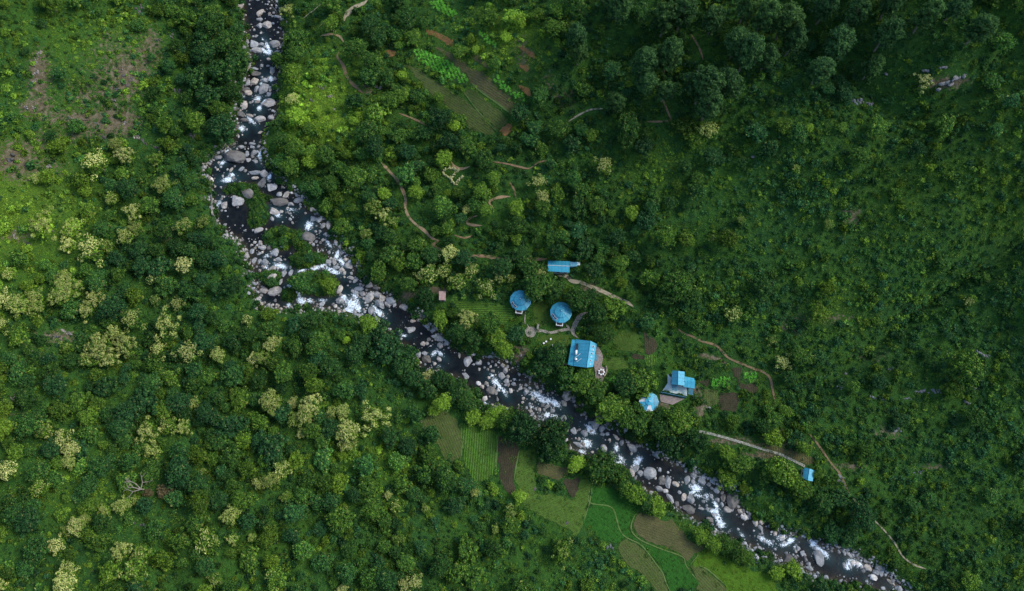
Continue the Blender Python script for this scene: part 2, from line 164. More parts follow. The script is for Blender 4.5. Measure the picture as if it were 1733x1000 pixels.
# other traced trees: x y width tone warm (tone brightness, warm 0 blue green .. 1 lime)
TREES = """750 680 28 1.7 .95,735 694 22 1.5 .9,800 706 30 1.6 .9,842 700 32 1.7 .9,824 713 28 1.5 .9,880 840 22 1.9 .95,976 785 28 1.9 .95,1075 836 38 1.4 .75,1058 825 28 1 .5,1112 856 34 1.6 .85,1095 850 28 .8 .3,1185 905 26 1.4 .8,1207 920 28 1.3 .75,1226 918 28 .9 .5,1248 935 32 .8 .5,1265 945 26 1 .6,1315 970 26 1.7 .9,1343 964 28 1.6 .9,624 547 32 1.4 .8,586 575 12 2.2 1,768 211 22 2 1,680 126 18 1.9 1,775 87 24 1.3 .6,805 83 16 1.8 .95,539 190 12 1.8 .9,649 326 24 1.7 .9,704 324 26 1.6 .9,816 323 28 1.3 .7,874 352 28 1.5 .85,823 354 22 1.4 .7,751 267 32 1.6 .85,766 375 16 1.7 .9,836 302 24 1.4 .7,742 165 20 1.3 .7,780 200 18 1.2 .6,
942 600 40 .8 .25,925 618 44 .7 .2,985 645 46 1.1 .6,960 640 40 .9 .4,1010 660 40 .9 .5,1035 690 54 1.2 .7,1060 650 42 .8 .3,1090 645 44 1.1 .65,1060 705 40 1 .55,1085 715 36 .9 .5,1083 690 26 1.0 .5,1099 699 24 1.1 .6,1120 700 26 .8 .4,1150 712 44 1.1 .7,1120 725 40 .8 .4,1135 750 44 .55 .2,1175 745 40 .6 .25,1232 768 30 1.4 .8,1255 785 38 1.1 .6,1325 798 50 1.3 .75,1345 815 34 1.2 .7,1300 800 34 .9 .5,1360 830 34 1 .6,885 725 52 .55 .1,860 712 40 1 .55,935 735 58 .55 .2,930 760 46 .6 .25,1020 790 58 .75 .45,1045 800 34 .8 .5,
375 215 50 .8 .05,328 203 34 1.2 .7,350 160 40 .7 .2,330 130 40 .8 .3,375 120 44 .8 .3,400 100 36 .8 .3,345 90 38 .7 .2,380 70 40 .9 .4,360 40 40 .8 .4,655 588 50 .8 .1,640 565 40 .7 .1,612 580 36 .7 .2,680 620 36 .9 .2,700 640 36 .9 .2,690 600 34 .8 .2,725 660 30 .8 .3,745 640 34 .7 .2,770 660 40 .65 .3,790 680 30 .8 .4,305 800 48 .8 .1,170 790 40 1 .3,215 700 44 .9 .1,240 680 44 .8 .1,200 725 36 .9 .2,210 745 32 1 .4,385 720 44 .8 .1,350 700 36 .7 .1,240 450 34 .9 .05,268 452 36 .9 .05,368 487 28 1.1 .2,190 520 40 .8 .1,130 760 34 1 .1,85 760 36 .9 .1,45 720 40 1 .4,90 650 40 .9 .1,45 880 44 .8 .1,60 930 46 .9 .3,20 870 34 .9 .3,300 680 40 .9 .1,130 680 36 1.1 .6,150 704 30 1.3 .75,60 800 40 1.1 .4,180 700 32 .9 .3,
460 760 44 .8 .1,440 745 32 .9 .1,465 770 26 1 .2,545 745 28 1.2 .5,600 600 32 .8 .2,538 580 36 1.1 .5,510 840 30 1.1 .5,600 838 26 .8 0,575 880 46 1.1 .6,630 860 36 1.1 .6,650 880 30 1 .5,680 820 30 1.1 .6,700 835 28 1 .3,722 800 40 .9 .5,755 808 40 .9 .4,790 820 28 1.2 .2,770 855 34 .8 .1,745 955 34 .8 .3,790 935 38 1.1 .6,655 980 36 .9 .2,650 925 24 1.2 .5,640 955 22 1 .1,560 620 34 .9 .3,700 700 30 1 .3,660 740 32 .9 .2,730 735 30 .9 .3,690 755 34 .7 .1,
560 185 10 1.5 .9,880 190 34 1 .1,905 215 26 1.2 .2,895 235 28 1.2 .2,730 430 34 .9 .3,785 435 36 .9 .05,700 440 30 1 .5,660 430 34 .9 .5,640 460 34 1 .6,690 480 30 .9 .5,660 400 30 .8 .4,720 500 34 .6 .2,745 540 30 1.4 .8,840 570 34 1.3 .8,855 590 28 1.4 .85,830 545 36 1 .5,800 570 34 .8 .3,775 560 30 .8 .3,895 450 36 .9 .4,902 487 40 .9 .4,976 507 42 .8 .4,921 455 26 .9 .4,920 480 44 1 .5,940 490 34 .8 .4,900 485 36 .7 .3,1000 500 30 .7 .3,1040 520 36 1.2 .7,985 510 32 .8 .3,1010 530 34 .7 .3,1100 470 30 1.2 .6,1150 480 54 1 .5,1130 500 40 .8 .4,1170 500 36 .9 .4,1050 445 30 1.1 .6,880 430 34 .8 .3,850 450 34 .8 .2,
1640 620 48 1.1 .6,1570 600 20 .8 .3,1205 262 30 .9 0,1220 270 18 1 0,1065 210 46 .8 .4,1090 245 34 .5 .05,1060 235 34 .9 .5,1371 215 16 1.8 .9,1180 300 24 1 .5,1160 280 24 .8 .3,970 240 30 .7 .1,1105 330 26 .9 .4,
470 100 26 .9 .5,485 115 26 .9 .4,475 235 26 .9 .4,500 250 30 1.1 .6,490 280 32 1.1 .6,520 215 20 1.1 .6,470 210 22 .8 .4,550 260 34 1 .5,600 300 40 1.1 .6,575 285 30 1 .5,560 310 34 .9 .5,620 220 40 .9 .4,635 250 34 .7 .1,660 170 34 1.1 .6,680 160 30 1.2 .7,600 170 30 .8 .3,630 100 34 1 .5,600 80 34 1 .5,640 60 36 .8 .3,655 130 30 .9 .4,700 60 30 1.2 .6,625 40 30 .8 .2,560 40 26 1.3 .7,500 65 32 1 .5,500 90 30 1 .5,690 30 34 .9 .3,720 220 34 .9 .3,745 200 36 .6 .1,760 240 34 .6 .1,790 245 34 1.1 .5,
1425 845 36 .9 .2,1395 850 34 1 .3,1460 870 44 .8 .1,1440 905 34 .9 .2,1385 800 24 1 .6,1360 758 24 1.2 .7,1310 710 30 1.1 .5,1330 695 24 1.3 .7,1290 720 30 .8 .3"""
TREES = [tuple(map(float, s.split())) for s in TREES.replace('\n', '').split(',') if s.strip()]
PINES = """1334 30 48,1398 13 36,1424 68 50,1505 55 44,1510 5 36,1392 115 40,1572 24 40,1664 44 42,1344 68 36,1128 27 44,1156 20 44,1251 68 44,1265 92 44,1091 109 44,1095 140 34,1132 95 42,1128 150 32,1195 140 56,1200 177 42,1234 136 46,1295 30 42,1265 10 38,975 65 34,980 90 28,1050 7 42,1043 170 32,1450 20 38,1480 110 34,1300 95 36,1210 30 38,1620 10 36"""
PINES = [tuple(map(float, s.split())) for s in PINES.split(',')]
def blobs(px, py, base, L):
    v = np.full(np.shape(px), float(base))
    for x, y, rx, ry, val in L:
        wgt = np.exp(-(((px-x)/rx)**2+((py-y)/ry)**2)); v = v*(1-wgt)+val*wgt
    return v
B_TREE = [(260,700,420,280,.95),(760,330,260,200,.62),(130,120,170,150,.22),(30,330,90,120,.2),(350,120,60,130,1),(1500,450,380,280,.12),(1550,800,250,200,.12),(1150,400,120,120,.35),(545,200,55,55,.05),(560,100,30,30,.1),(1000,450,120,80,.7),(640,640,90,50,.2),(650,770,60,50,.25),(250,880,70,50,.4),(1330,120,250,90,.25),(1250,850,80,40,.5),(720,660,50,30,.15),(100,560,120,90,.55),(1000,930,40,60,.2),(420,550,60,60,.35),(400,440,40,60,.15),(560,350,60,60,.6),(940,100,60,80,.3),(520,900,70,70,.5)]
B_TONE = [(330,900,260,140,1.0),(1700,300,70,260,1.35),(1690,760,60,120,1.15),(790,120,110,90,1.35),(820,60,70,40,1.3),(700,300,60,60,1.2),(15,350,150,120,1.85),(150,80,170,140,1.2),(545,190,80,80,2.1),(560,100,40,30,1.6),(350,130,70,130,.7),(1600,560,260,200,.88),(1550,850,250,160,.95),(1300,80,250,110,.9),(870,60,40,40,1.9),(1560,330,240,130,1.22),(640,780,90,60,1.35),(140,810,90,50,1.4),(500,940,90,60,1.2),(300,480,120,100,.75),(1330,640,70,60,1.05),(450,570,120,30,.85),(1420,520,60,70,1.3),(1320,640,70,70,1.2),(1100,290,90,60,1.25),(900,480,140,50,.85),(1080,760,110,40,.8),(800,420,120,50,.9),(1200,200,120,40,.75),(960,560,180,40,1.0)]  # foliage tone by region: species colour plus broad light and shade painted in
B_WARM = [(250,800,300,200,.52),(790,120,110,90,.55),(1700,300,80,260,.55),(20,350,190,150,.85),(150,80,170,140,.65),(545,190,90,80,1),(350,130,70,130,.2),(1600,560,300,250,.22),(1560,330,240,130,.4),(1300,100,250,110,.25),(870,60,60,50,1),(300,480,140,90,.2),(640,780,90,70,.6),(1420,520,60,60,.7),(1100,290,90,60,.6)]
B_DIRT = [(1190,601,12,5,1),(1208,606,14,5,.95),(1225,613,10,5,.8),(170,130,110,90,.42),(60,260,70,60,.45),(120,230,60,20,.55),(250,370,60,50,.35),(60,600,80,60,.35),(400,300,10,10,0),(65,125,22,45,.9),(60,180,35,15,.8),(130,200,70,12,.75),(215,125,35,45,.85),(200,210,40,25,.95),(25,275,40,35,.8),(255,80,25,40,.7),(80,290,40,20,.55),(140,160,30,20,.6),(190,70,50,30,.5),(30,400,40,15,.6),(1600,140,60,14,.8),(1440,365,25,20,.7),(1340,550,30,25,.65),(1410,540,60,15,.55),(960,170,25,25,.6),(885,90,25,50,.6),(1470,600,60,20,.5),(1500,730,40,20,.6),(1440,790,50,14,.62),(1580,790,40,15,.55),(880,600,18,22,1),(1120,690,20,12,.9),(1110,380,30,20,.4),(620,150,20,25,.6),(740,490,30,8,.9),(690,500,20,12,.8),(1000,490,25,12,.9),(1315,735,25,12,1),(1345,755,40,12,.8),(1240,745,60,10,.7),(1060,615,8,6,.5),(1185,690,12,25,.8),(440,490,25,12,.8),(1180,660,10,10,.8),(280,400,14,10,.8),(340,310,12,40,.5),(650,330,10,25,.5),(230,600,20,20,.5),(100,570,40,14,.7),(20,690,40,30,.5),(1290,770,40,8,.9),(930,140,20,40,.5),(1540,60,60,20,.4)]
OUTCROPS = """66 90 12 7 70,62 105 14 7 80,60 122 13 9 80,58 137 11 7 60,40 181 16 5 -15,56 183 12 7 -10,140 202 20 4 -12,118 198 13 4 -20,160 208 14 4 -20,205 118 12 9 60,222 135 10 6 80,195 150 13 6 20,190 168 15 5 -20,210 210 12 7 40,175 232 11 6 0,208 128 8 5 0,214 145 9 5 40,243 240 14 7 -30,262 250 16 8 -30,232 18 18 8 -50,238 10 14 6 -50,290 60 16 8 -70,268 68 12 8 0,15 268 18 14 30,325 230 14 12 0,300 155 14 10 0,30 385 18 8 -60,45 410 16 6 -20,25 398 16 7 -70,1575 136 40 10 12,1605 140 44 12 25,1625 130 30 12 35,1570 118 18 8 30,1600 112 22 7 30,1452 173 20 12 10,1470 176 14 8 0,1500 125 8 5 0,1663 599 22 12 0,1672 603 12 8 0,1560 662 20 9 0,1585 662 16 8 0,1655 658 16 8 0,1480 672 16 6 0,1495 676 8 5 0,1535 674 12 5 0,1638 681 12 7 0,1422 657 10 9 0,1508 626 10 9 0,1515 730 20 12 0,1432 632 6 5 0,545 148 10 9 0,560 163 12 8 0,528 170 10 6 0,565 185 8 5 0,725 860 0 0 0,905 828 8 5 60,1031 927 12 12 0,960 885 7 5 60,990 672 0 0 0,1280 950 16 8 -40,640 148 16 12 0,735 701 12 10 20,713 714 5 5 0,1000 800 0 0 0,80 283 14 8 0,230 232 12 8 0,1555 800 16 8 20,110 562 24 8 -10,95 570 16 8 -20,20 675 16 8 20,1200 690 8 5 0,875 615 10 6 -20,885 602 12 8 0,1425 812 10 12 60,1420 805 8 6 0,1430 822 10 6 -60,1418 812 6 6 0,240 890 12 8 0,225 885 8 6 0,1275 265 8 5 30"""
OUTCROPS = [tuple(map(float, s.split())) for s in OUTCROPS.split(',')]
OUTCROPS = [o for o in OUTCROPS if o[2] > 0]
POOLS = [(428,22,16,20),(430,188,16,12),(425,228,22,12),(362,322,10,26),(400,370,22,10),(432,283,20,10),(512,368,14,16),(452,505,14,8),(650,556,34,16),(690,545,30,22),(715,565,20,14),(765,622,26,16),(800,650,18,18),(860,680,22,16),(800,640,20,14),(962,700,18,16),(985,705,20,14),(1010,745,16,12),(1100,780,26,8),(1150,800,18,14),(1137,830,10,18),(1240,885,18,16),(1265,895,18,14),(1225,895,12,12),(1410,945,22,14),(1360,925,16,12),(1390,962,14,14),(1345,905,18,8),(1500,990,14,14),(870,632,16,12),(592,545,20,5),(445,105,14,8),(515,475,12,6)]
BARS = [(440,262,16,12,2.4),(385,298,14,10,2),(500,358,26,12,2),(430,452,24,14,2.4),(470,455,20,14,2),(560,445,22,18,2.4),(468,12,16,18,3),(628,495,44,22,3),(549,380,20,14,3),(440,430,30,22,2),(440,480,18,22,1.6),(535,415,24,16,2),(740,572,20,14,2.5),(905,690,40,20,2.6),(900,650,34,10,3),(850,648,26,20,1.6),(1062,798,22,18,2),(1335,940,40,20,2.4),(1295,890,20,12,2.2),(1412,922,26,6,2.4),(1465,958,18,12,2.4),(400,325,26,14,1.6),(475,340,30,10,1.4),(520,512,40,8,1.8),(1020,718,26,10,2),(1180,812,26,14,2),(1190,850,24,12,1.6),(405,250,20,12,1.8),(600,450,16,20,2),(700,540,12,22,1.8),(545,430,30,26,1.4),(990,760,16,12,1.8),(1150,860,30,10,1.2),(1500,985,14,8,2)]
# ------------------------------------------------------------------ terrain height
GX0, GX1, GY0, GY1, GS = -330., 330., -170., 290., 0.75
gx = np.arange(GX0, GX1+.01, GS); gy = np.arange(GY0, GY1+.01, GS)
GXX, GYY = np.meshgrid(gx, gy)
def pts0(L): return [tuple(map(float, plane0(x, y))) for x, y in L]
lb = pts0(LB); rb = pts0(RB); river_poly = lb+rb[::-1]; isl = [pts0(p) for p in ISL]
cx_, cy_ = np.meshgrid(np.arange(GX0, GX1+4, 3.), np.arange(GY0, GY1+4, 3.))
def upsample(A):
    fx = (GXX-GX0)/3; fy = (GYY-GY0)/3; i = np.clip(fx.astype(int), 0, A.shape[1]-2); j = np.clip(fy.astype(int), 0, A.shape[0]-2)
    u = fx-i; v = fy-j
    return (A[j, i]*(1-u)+A[j, i+1]*u)*(1-v)+(A[j+1, i]*(1-u)+A[j+1, i+1]*u)*v
dLc, dRc = seg_dist(cx_, cy_, lb), seg_dist(cx_, cy_, rb)
dL, dR = upsample(dLc), upsample(dRc)
near = np.minimum(dL, dR) < 9
dL[near] = seg_dist(GXX[near], GYY[near], lb); dR[near] = seg_dist(GXX[near], GYY[near], rb)
inR = in_poly(GXX, GYY, river_poly)
def spl(x, k): return np.log1p(np.exp(np.clip(x/k, -30, 30)))*k
south = dL < dR
hL = 0.35+1.5*(1-np.exp(-dL/2.5))+0.07*dL+0.33*spl(dL-30, 6)
hR = 0.35+1.8*(1-np.exp(-dR/2.5))+0.09*dR+0.36*spl(dR-52, 8)
dd = np.where(south, dL, dR)
H = np.where(south, hL, hR)
amp = np.clip((dd-12)/60, 0, 1)
H = H+amp*np.where(south, 6.0, 10.0)*(fbm(GXX, GYY, 46, 1)-.5)+np.clip((dd-3)/10, 0, 1)*1.0*(fbm(GXX, GYY, 11, 3)-.5)
rid = np.abs(vnoise(GXX*.8+GYY*.55, GYY*.8-GXX*.55, 34, 5)-.5)
H = H-np.where(south, .5, 1)*amp*np.clip(1-rid*6, 0, 1)**1.5*5.0
Hin = -0.25-0.9*np.clip(np.minimum(dL, dR)/3, 0, 1)+.25*(fbm(GXX, GYY, 3, 2)-.5)
rpx, rpy = proj(GXX, GYY, 0*GXX); bar = .50*np.exp(-np.minimum(dL, dR)/1.1)
rr_ = inR
for x, y, rx, ry, k in BARS: bar[rr_] += .16*k*np.exp(-(((rpx[rr_]-x)/rx)**2+((rpy[rr_]-y)/ry)**2)**2)
for x, y, rx, ry in POOLS: bar[rr_] *= 1-.9*np.exp(-(((rpx[rr_]-x)/rx)**2+((rpy[rr_]-y)/ry)**2)**2)
Hin = Hin+bar*(.55+1.5*fbm(GXX, GYY, 4.5, 6))
Isl = np.zeros(GXX.shape)
for p in isl: Isl = np.maximum(Isl, in_poly(GXX, GYY, p).astype(float))
Isl = blur(Isl, 2)
Hin = Hin*(1-Isl)+Isl*0.75
H = np.where(inR, Hin, H)
H = blur(H, 1)
def bil(A, X, Y):
    X = np.clip(np.asarray(X, float), GX0, GX1-.01); Y = np.clip(np.asarray(Y, float), GY0, GY1-.01)
    fx = (X-GX0)/GS; fy = (Y-GY0)/GS; i = fx.astype(int); j = fy.astype(int); u = fx-i; v = fy-j
    i1 = np.minimum(i+1, A.shape[1]-1); j1 = np.minimum(j+1, A.shape[0]-1)
    return (A[j, i]*(1-u)+A[j, i1]*u)*(1-v)+(A[j1, i]*(1-u)+A[j1, i1]*u)*v
def Z(X, Y): return bil(H, X, Y)
def P(px, py, h=0.0):
    dx, dy, dz = ray(px, py); zt = np.zeros(np.shape(px))+5.0
    for _ in range(40):
        t = (zt+h-CAMP[2])/dz; X = CAMP[0]+t*dx; Y = CAMP[1]+t*dy; zt = zt*.45+.55*Z(X, Y)
    return X, Y, zt
def PP(L): return [tuple(float(c) for c in P(x, y)[:2]) for x, y in L]
GPX, GPY = proj(GXX, GYY, H)
# ------------------------------------------------------------------ materials
MATS = {}
def new_mat(name):
    m = bpy.data.materials.new(name); m.use_nodes = True; m.node_tree.nodes.clear(); MATS[name] = m; return m
class NB:
    def __init__(s, m): s.t = m.node_tree; s.out = s.t.nodes.new('ShaderNodeOutputMaterial')
    def n(s, typ, _props=None, **inp):
        x = s.t.nodes.new(typ)
        for k, v in (_props or {}).items(): setattr(x, k, v)
        for k, v in inp.items():
            key = int(k[1:]) if k[0] == 'i' and k[1:].isdigit() else k
            sock = x.inputs[key]
            if isinstance(v, bpy.types.NodeSocket): s.t.links.new(v, sock)
            else: sock.default_value = v
        return x
    def mix(s, f, a, b, mode='MIX'):
        x = s.t.nodes.new('ShaderNodeMix'); x.data_type = 'RGBA'; x.blend_type = mode
        for i, v in ((0, f), (6, a), (7, b)):
            if isinstance(v, bpy.types.NodeSocket): s.t.links.new(v, x.inputs[i])
            elif i == 0: x.inputs[0].default_value = v
            else: x.inputs[i].default_value = (*v, 1) if len(v) == 3 else v
        return x.outputs[2]
    def math(s, op, a, b=0.0, c=0.0, clamp=False):
        x = s.t.nodes.new('ShaderNodeMath'); x.operation = op; x.use_clamp = clamp
        for i, v in enumerate((a, b, c)):
            if isinstance(v, bpy.types.NodeSocket): s.t.links.new(v, x.inputs[i])
            else: x.inputs[i].default_value = v
        return x.outputs[0]
    def noise(s, scale, vec=None, detail=3.0, rough=.55, dist=0.0):
        x = s.n('ShaderNodeTexNoise', Scale=scale, Detail=detail, Roughness=rough, Distortion=dist)
        if vec is not None: s.t.links.new(vec, x.inputs['Vector'])
        return x.outputs[0]
    def ramp(s, f, stops):
        x = s.t.nodes.new('ShaderNodeValToRGB'); s.t.links.new(f, x.inputs[0]); e = x.color_ramp.elements
        while len(e) < len(stops): e.new(.5)
        for i, (p, c) in enumerate(stops):
            e[i].position = p; e[i].color = (*c, 1) if len(c) == 3 else (c[0],)*3+(1,) if len(c) == 1 else c
        return x.outputs[0]
    def attr(s, name, typ='GEOMETRY'):
        x = s.t.nodes.new('ShaderNodeAttribute'); x.attribute_name = name; x.attribute_type = typ; return x
    def pos(s): return s.n('ShaderNodeNewGeometry').outputs['Position']
    def bump(s, h, strength=.5, dist=.2): return s.n('ShaderNodeBump', Height=h, Strength=strength, Distance=dist).outputs[0]
    def finish(s, sh): s.t.links.new(sh, s.out.inputs[0])
    def princ(s, col, rough=.8, normal=None, spec=.3, metal=0.0):
        x = s.n('ShaderNodeBsdfPrincipled'); x.inputs['Specular IOR Level'].default_value = spec; x.inputs['Metallic'].default_value = metal
        for k, v in (('Base Color', col), ('Roughness', rough)):
            if isinstance(v, bpy.types.NodeSocket): s.t.links.new(v, x.inputs[k])
            else: x.inputs[k].default_value = (*v, 1) if k == 'Base Color' and len(v) == 3 else v
        if normal is not None: s.t.links.new(normal, x.inputs['Normal'])
        return x.outputs[0]
def leaf_mat(name, cool, mid, warmc, transl=.32, spread=.5):
    m = new_mat(name); b = NB(m)
    tone = b.attr('tone', 'INSTANCER').outputs['Fac']; warm = b.attr('warm', 'INSTANCER').outputs['Fac']
    rnd = b.n('ShaderNodeNewGeometry').outputs['Random Per Island']
    nz = b.noise(.9, b.n('ShaderNodeTexCoord').outputs['Object'], 2)
    wv = b.math('ADD', warm, b.math('MULTIPLY', b.math('SUBTRACT', rnd, .5), .55))
    wv = b.math('ADD', wv, b.math('MULTIPLY', b.math('SUBTRACT', nz, .5), .8), clamp=True)
    col = b.ramp(wv, [(0, cool), (.5, mid), (1, warmc)])
    k = b.math('MULTIPLY_ADD', rnd, spread*2, 1-spread); k = b.math('MULTIPLY', k, tone)
    k = b.math('MULTIPLY', k, b.math('MULTIPLY_ADD', nz, 1.35, .32))
    col = b.mix(b.math('MULTIPLY', b.math('GREATER_THAN', rnd, .965), .5), col, (.22, .17, .06)) if name in ('foliage', 'grass_blades') else col
    col = b.mix(1.0, col, b.n('ShaderNodeCombineColor', Red=k, Green=k, Blue=k).outputs[0], 'MULTIPLY')
    d = b.n('ShaderNodeBsdfDiffuse', Color=col); t = b.n('ShaderNodeBsdfTranslucent', Color=col)
    g = b.n('ShaderNodeBsdfGlossy', Color=(.35, .6, .35, 1), Roughness=.55)
    a = b.n('ShaderNodeMixShader', i0=transl, i1=d.outputs[0], i2=t.outputs[0])
    a = b.n('ShaderNodeMixShader', i0=.02, i1=a.outputs[0], i2=g.outputs[0])
    b.finish(a.outputs[0]); return m
LEAF = leaf_mat('foliage', (.023, .080, .030), (.040, .110, .018), (.112, .188, .016))
GRASSL = leaf_mat('grass_blades', (.022, .082, .018), (.048, .118, .014), (.145, .210, .018), spread=.25)
NEEDLE = leaf_mat('needles', (.026, .078, .034), (.046, .108, .028), (.085, .155, .028), spread=.3)
CROPL = leaf_mat('crop_leaves', (.06, .23, .035), (.11, .34, .04), (.16, .42, .05), spread=.25)
BROWNL = leaf_mat('dry_foliage', (.07, .06, .03), (.13, .10, .05), (.19, .15, .07))
BLOS = leaf_mat('blossom', (.25, .29, .075), (.36, .385, .11), (.48, .475, .17), transl=.15, spread=.35)
def simple(name, c1, c2, scale=2.0, rough=.85, bump=.3, bd=.1, spec=.3, detail=4):
    m = new_mat(name); b = NB(m); v = b.n('ShaderNodeTexCoord').outputs['Object']; nz = b.noise(scale, v, detail)
    col = b.mix(b.ramp(nz, [(.3, (0,)), (.7, (1,))]), c1, c2)
    b.finish(b.princ(col, rough, b.bump(nz, bump, bd), spec)); return m
BARK = simple('bark', (.09, .07, .05), (.20, .17, .13), 3)
DEADW = simple('bare_wood', (.16, .13, .10), (.27, .23, .19), 2)
# ground
m = new_mat('ground'); b = NB(m); p = b.pos()
n1 = b.noise(.06, p, 4); n2 = b.noise(.45, p, 4, .6); n3 = b.noise(3.0, p, 3, .7); n4 = b.noise(1.2, p, 5, .65)
g = b.ramp(n2, [(.3, (.014, .052, .013)), (.55, (.027, .078, .013)), (.75, (.052, .108, .015))])
g = b.mix(b.ramp(n1, [(.4, (0,)), (.65, (1,))]), g, (.034, .090, .010), 'MIX')
lush = b.attr('lush').outputs['Fac']; dirt = b.attr('dirt').outputs['Fac']; bed = b.attr('bed').outputs['Fac']
lg = b.ramp(n4, [(.3, (.055, .115, .009)), (.6, (.095, .165, .011)), (.8, (.15, .195, .024))])
g = b.mix(b.math('MULTIPLY', lush, b.math('MULTIPLY_ADD', n2, 1.2, .3, clamp=True)), g, lg)
g = b.mix(b.math('MULTIPLY', b.ramp(n3, [(.38, (1,)), (.62, (0,))]), .62), g, (.006, .028, .006))
dcol = b.ramp(b.noise(.8, p, 5, .7), [(.3, (.045, .038, .022)), (.5, (.095, .078, .045)), (.7, (.165, .145, .10))])
dm = b.math('ADD', dirt, b.math('MULTIPLY', b.math('SUBTRACT', n4, .5), 1.6)); dm = b.math('SUBTRACT', dm, .45); dm = b.math('MULTIPLY', dm, 5.0, clamp=True)
dm = b.math('MULTIPLY', dm, b.math('GREATER_THAN', dirt, .06))
g = b.mix(dm, g, dcol)
vor = b.n('ShaderNodeTexVoronoi', Scale=1.6, Vector=p); vor2 = b.n('ShaderNodeTexVoronoi', Scale=4.5, Vector=p)
gray = b.ramp(b.n('ShaderNodeSeparateColor', Color=vor.outputs['Color']).outputs[0], [(0, (.05, .045, .045)), (.5, (.13, .12, .115)), (1, (.26, .235, .21))])
gray = b.mix(b.ramp(vor.outputs['Distance'], [(.25, (0,)), (.5, (1,))]), gray, (.02, .018, .015))
g = b.mix(bed, g, gray)
hh = b.math('ADD', b.math('MULTIPLY', n3, .5), b.math('ADD', n4, b.math('MULTIPLY', bed, b.math('MULTIPLY', vor.outputs['Distance'], -1.5))))
b.finish(b.princ(g, .95, b.bump(hh, .9, .5), .12)); GROUND = m
# fields
def field_mat(name, soil, soil2, green, amount, ang, spacing=.7, weeds=.45, ROWC=.22):
    m = new_mat(name); b = NB(m); p = b.pos()
    mp = b.n('ShaderNodeMapping', Vector=p, Rotation=(0, 0, ang))
    ds = b.noise(.25, p, 2); wv = b.n('ShaderNodeTexWave', {'wave_type': 'BANDS', 'bands_direction': 'X'}, Vector=mp.outputs[0], Scale=.5/spacing*0.62, Distortion=1.6, Detail=2.0)
    wv.inputs['Detail Scale'].default_value = .35
    fine = b.noise(4.5, p, 4, .7); big = b.noise(.18, p, 4, .6); mid = b.noise(1.3, p, 4, .7)
    s = b.mix(b.ramp(fine, [(.38, (0,)), (.62, (1,))]), soil, soil2); s = b.mix(b.math('MULTIPLY', b.ramp(b.noise(.5, p, 5, .75), [(.42, (1,)), (.6, (0,))]), .55), s, tuple(c*.55 for c in soil))
    s = b.mix(b.ramp(b.noise(9, p, 2, .6), [(.68, (0,)), (.74, (.6,))]), s, (.22, .19, .15))
    rows = b.ramp(wv.outputs[0], [(.3, (0,)), (.75, (1,))])
    f = b.math('MULTIPLY', b.math('MULTIPLY_ADD', rows, ROWC, 1-ROWC), amount)
    f = b.math('MULTIPLY', f, b.math('MULTIPLY_ADD', mid, 1.6, .2), clamp=True)
    gcol = b.mix(mid, green, tuple(c*1.7 for c in green))
    s = b.mix(f, s, gcol)
    wd = b.ramp(big, [(.5, (0,)), (.68, (1,))]); s = b.mix(b.math('MULTIPLY', wd, weeds), s, tuple(c*.8 for c in green))
    s = b.mix(b.math('MULTIPLY', b.ramp(wv.outputs[0], [(0, (1,)), (.25, (0,))]), .35*ROWC), s, tuple(c*.5 for c in soil))
    b.finish(b.princ(s, .95, b.bump(b.math('ADD', b.math('MULTIPLY', wv.outputs[0], ROWC), b.math('ADD', fine, mid)), .8, .25), .1)); return m
FM = {
 'crop': lambda a: field_mat('crop_soil', (.05, .038, .025), (.08, .06, .04), (.03, .11, .015), .55, a),
 'brown': lambda a: field_mat('brown_field', (0.0630, 0.0468, 0.0252), (0.1035, 0.0765, 0.0432), (0.0495, 0.0765, 0.0180), .38, a, .6, .35, .3),
 'olivebrown': lambda a: field_mat('stubble_field', (0.0540, 0.0418, 0.0230), (0.0900, 0.0684, 0.0374), (0.0396, 0.0756, 0.0130), .6, a, .6, .5),
 'olive': lambda a: field_mat('olive_field', (0.0432, 0.0504, 0.0173), (0.0648, 0.0720, 0.0216), (0.0396, 0.0864, 0.0115), .75, a, .6, .4),
 'greenrow': lambda a: field_mat('row_field', (0.0255, 0.0510, 0.0136), (0.0425, 0.0723, 0.0170), (0.0467, 0.1148, 0.0136), .8, a, .62, .2, .6),
 'plum': lambda a: field_mat('ploughed_field', (0.0324, 0.0243, 0.0162), (0.0594, 0.0441, 0.0288), (0.0360, 0.0540, 0.0162), .15, a, .5, .2),
 'red': lambda a: field_mat('red_earth', (0.1615, 0.0808, 0.0285), (0.2375, 0.1283, 0.0522), (0.0950, 0.0855, 0.0285), .1, a, .8, .2),
 'rice': lambda a: field_mat('bright_grass_field', (0.0101, 0.0504, 0.0072), (0.0173, 0.0662, 0.0086), (0.0187, 0.0756, 0.0086), .5, a, .8, .3, .1),
 'lime': lambda a: field_mat('lime_meadow', (0.0341, 0.0775, 0.0068), (0.0527, 0.1054, 0.0087), (0.0434, 0.0992, 0.0074), .5, a, .7, .4, .1),
 'lawn': lambda a: field_mat('lawn_grass', (0.0357, 0.0680, 0.0119), (0.0595, 0.0892, 0.0153), (0.0425, 0.0850, 0.0119), .3, a, 1.2, .4, .0),
}
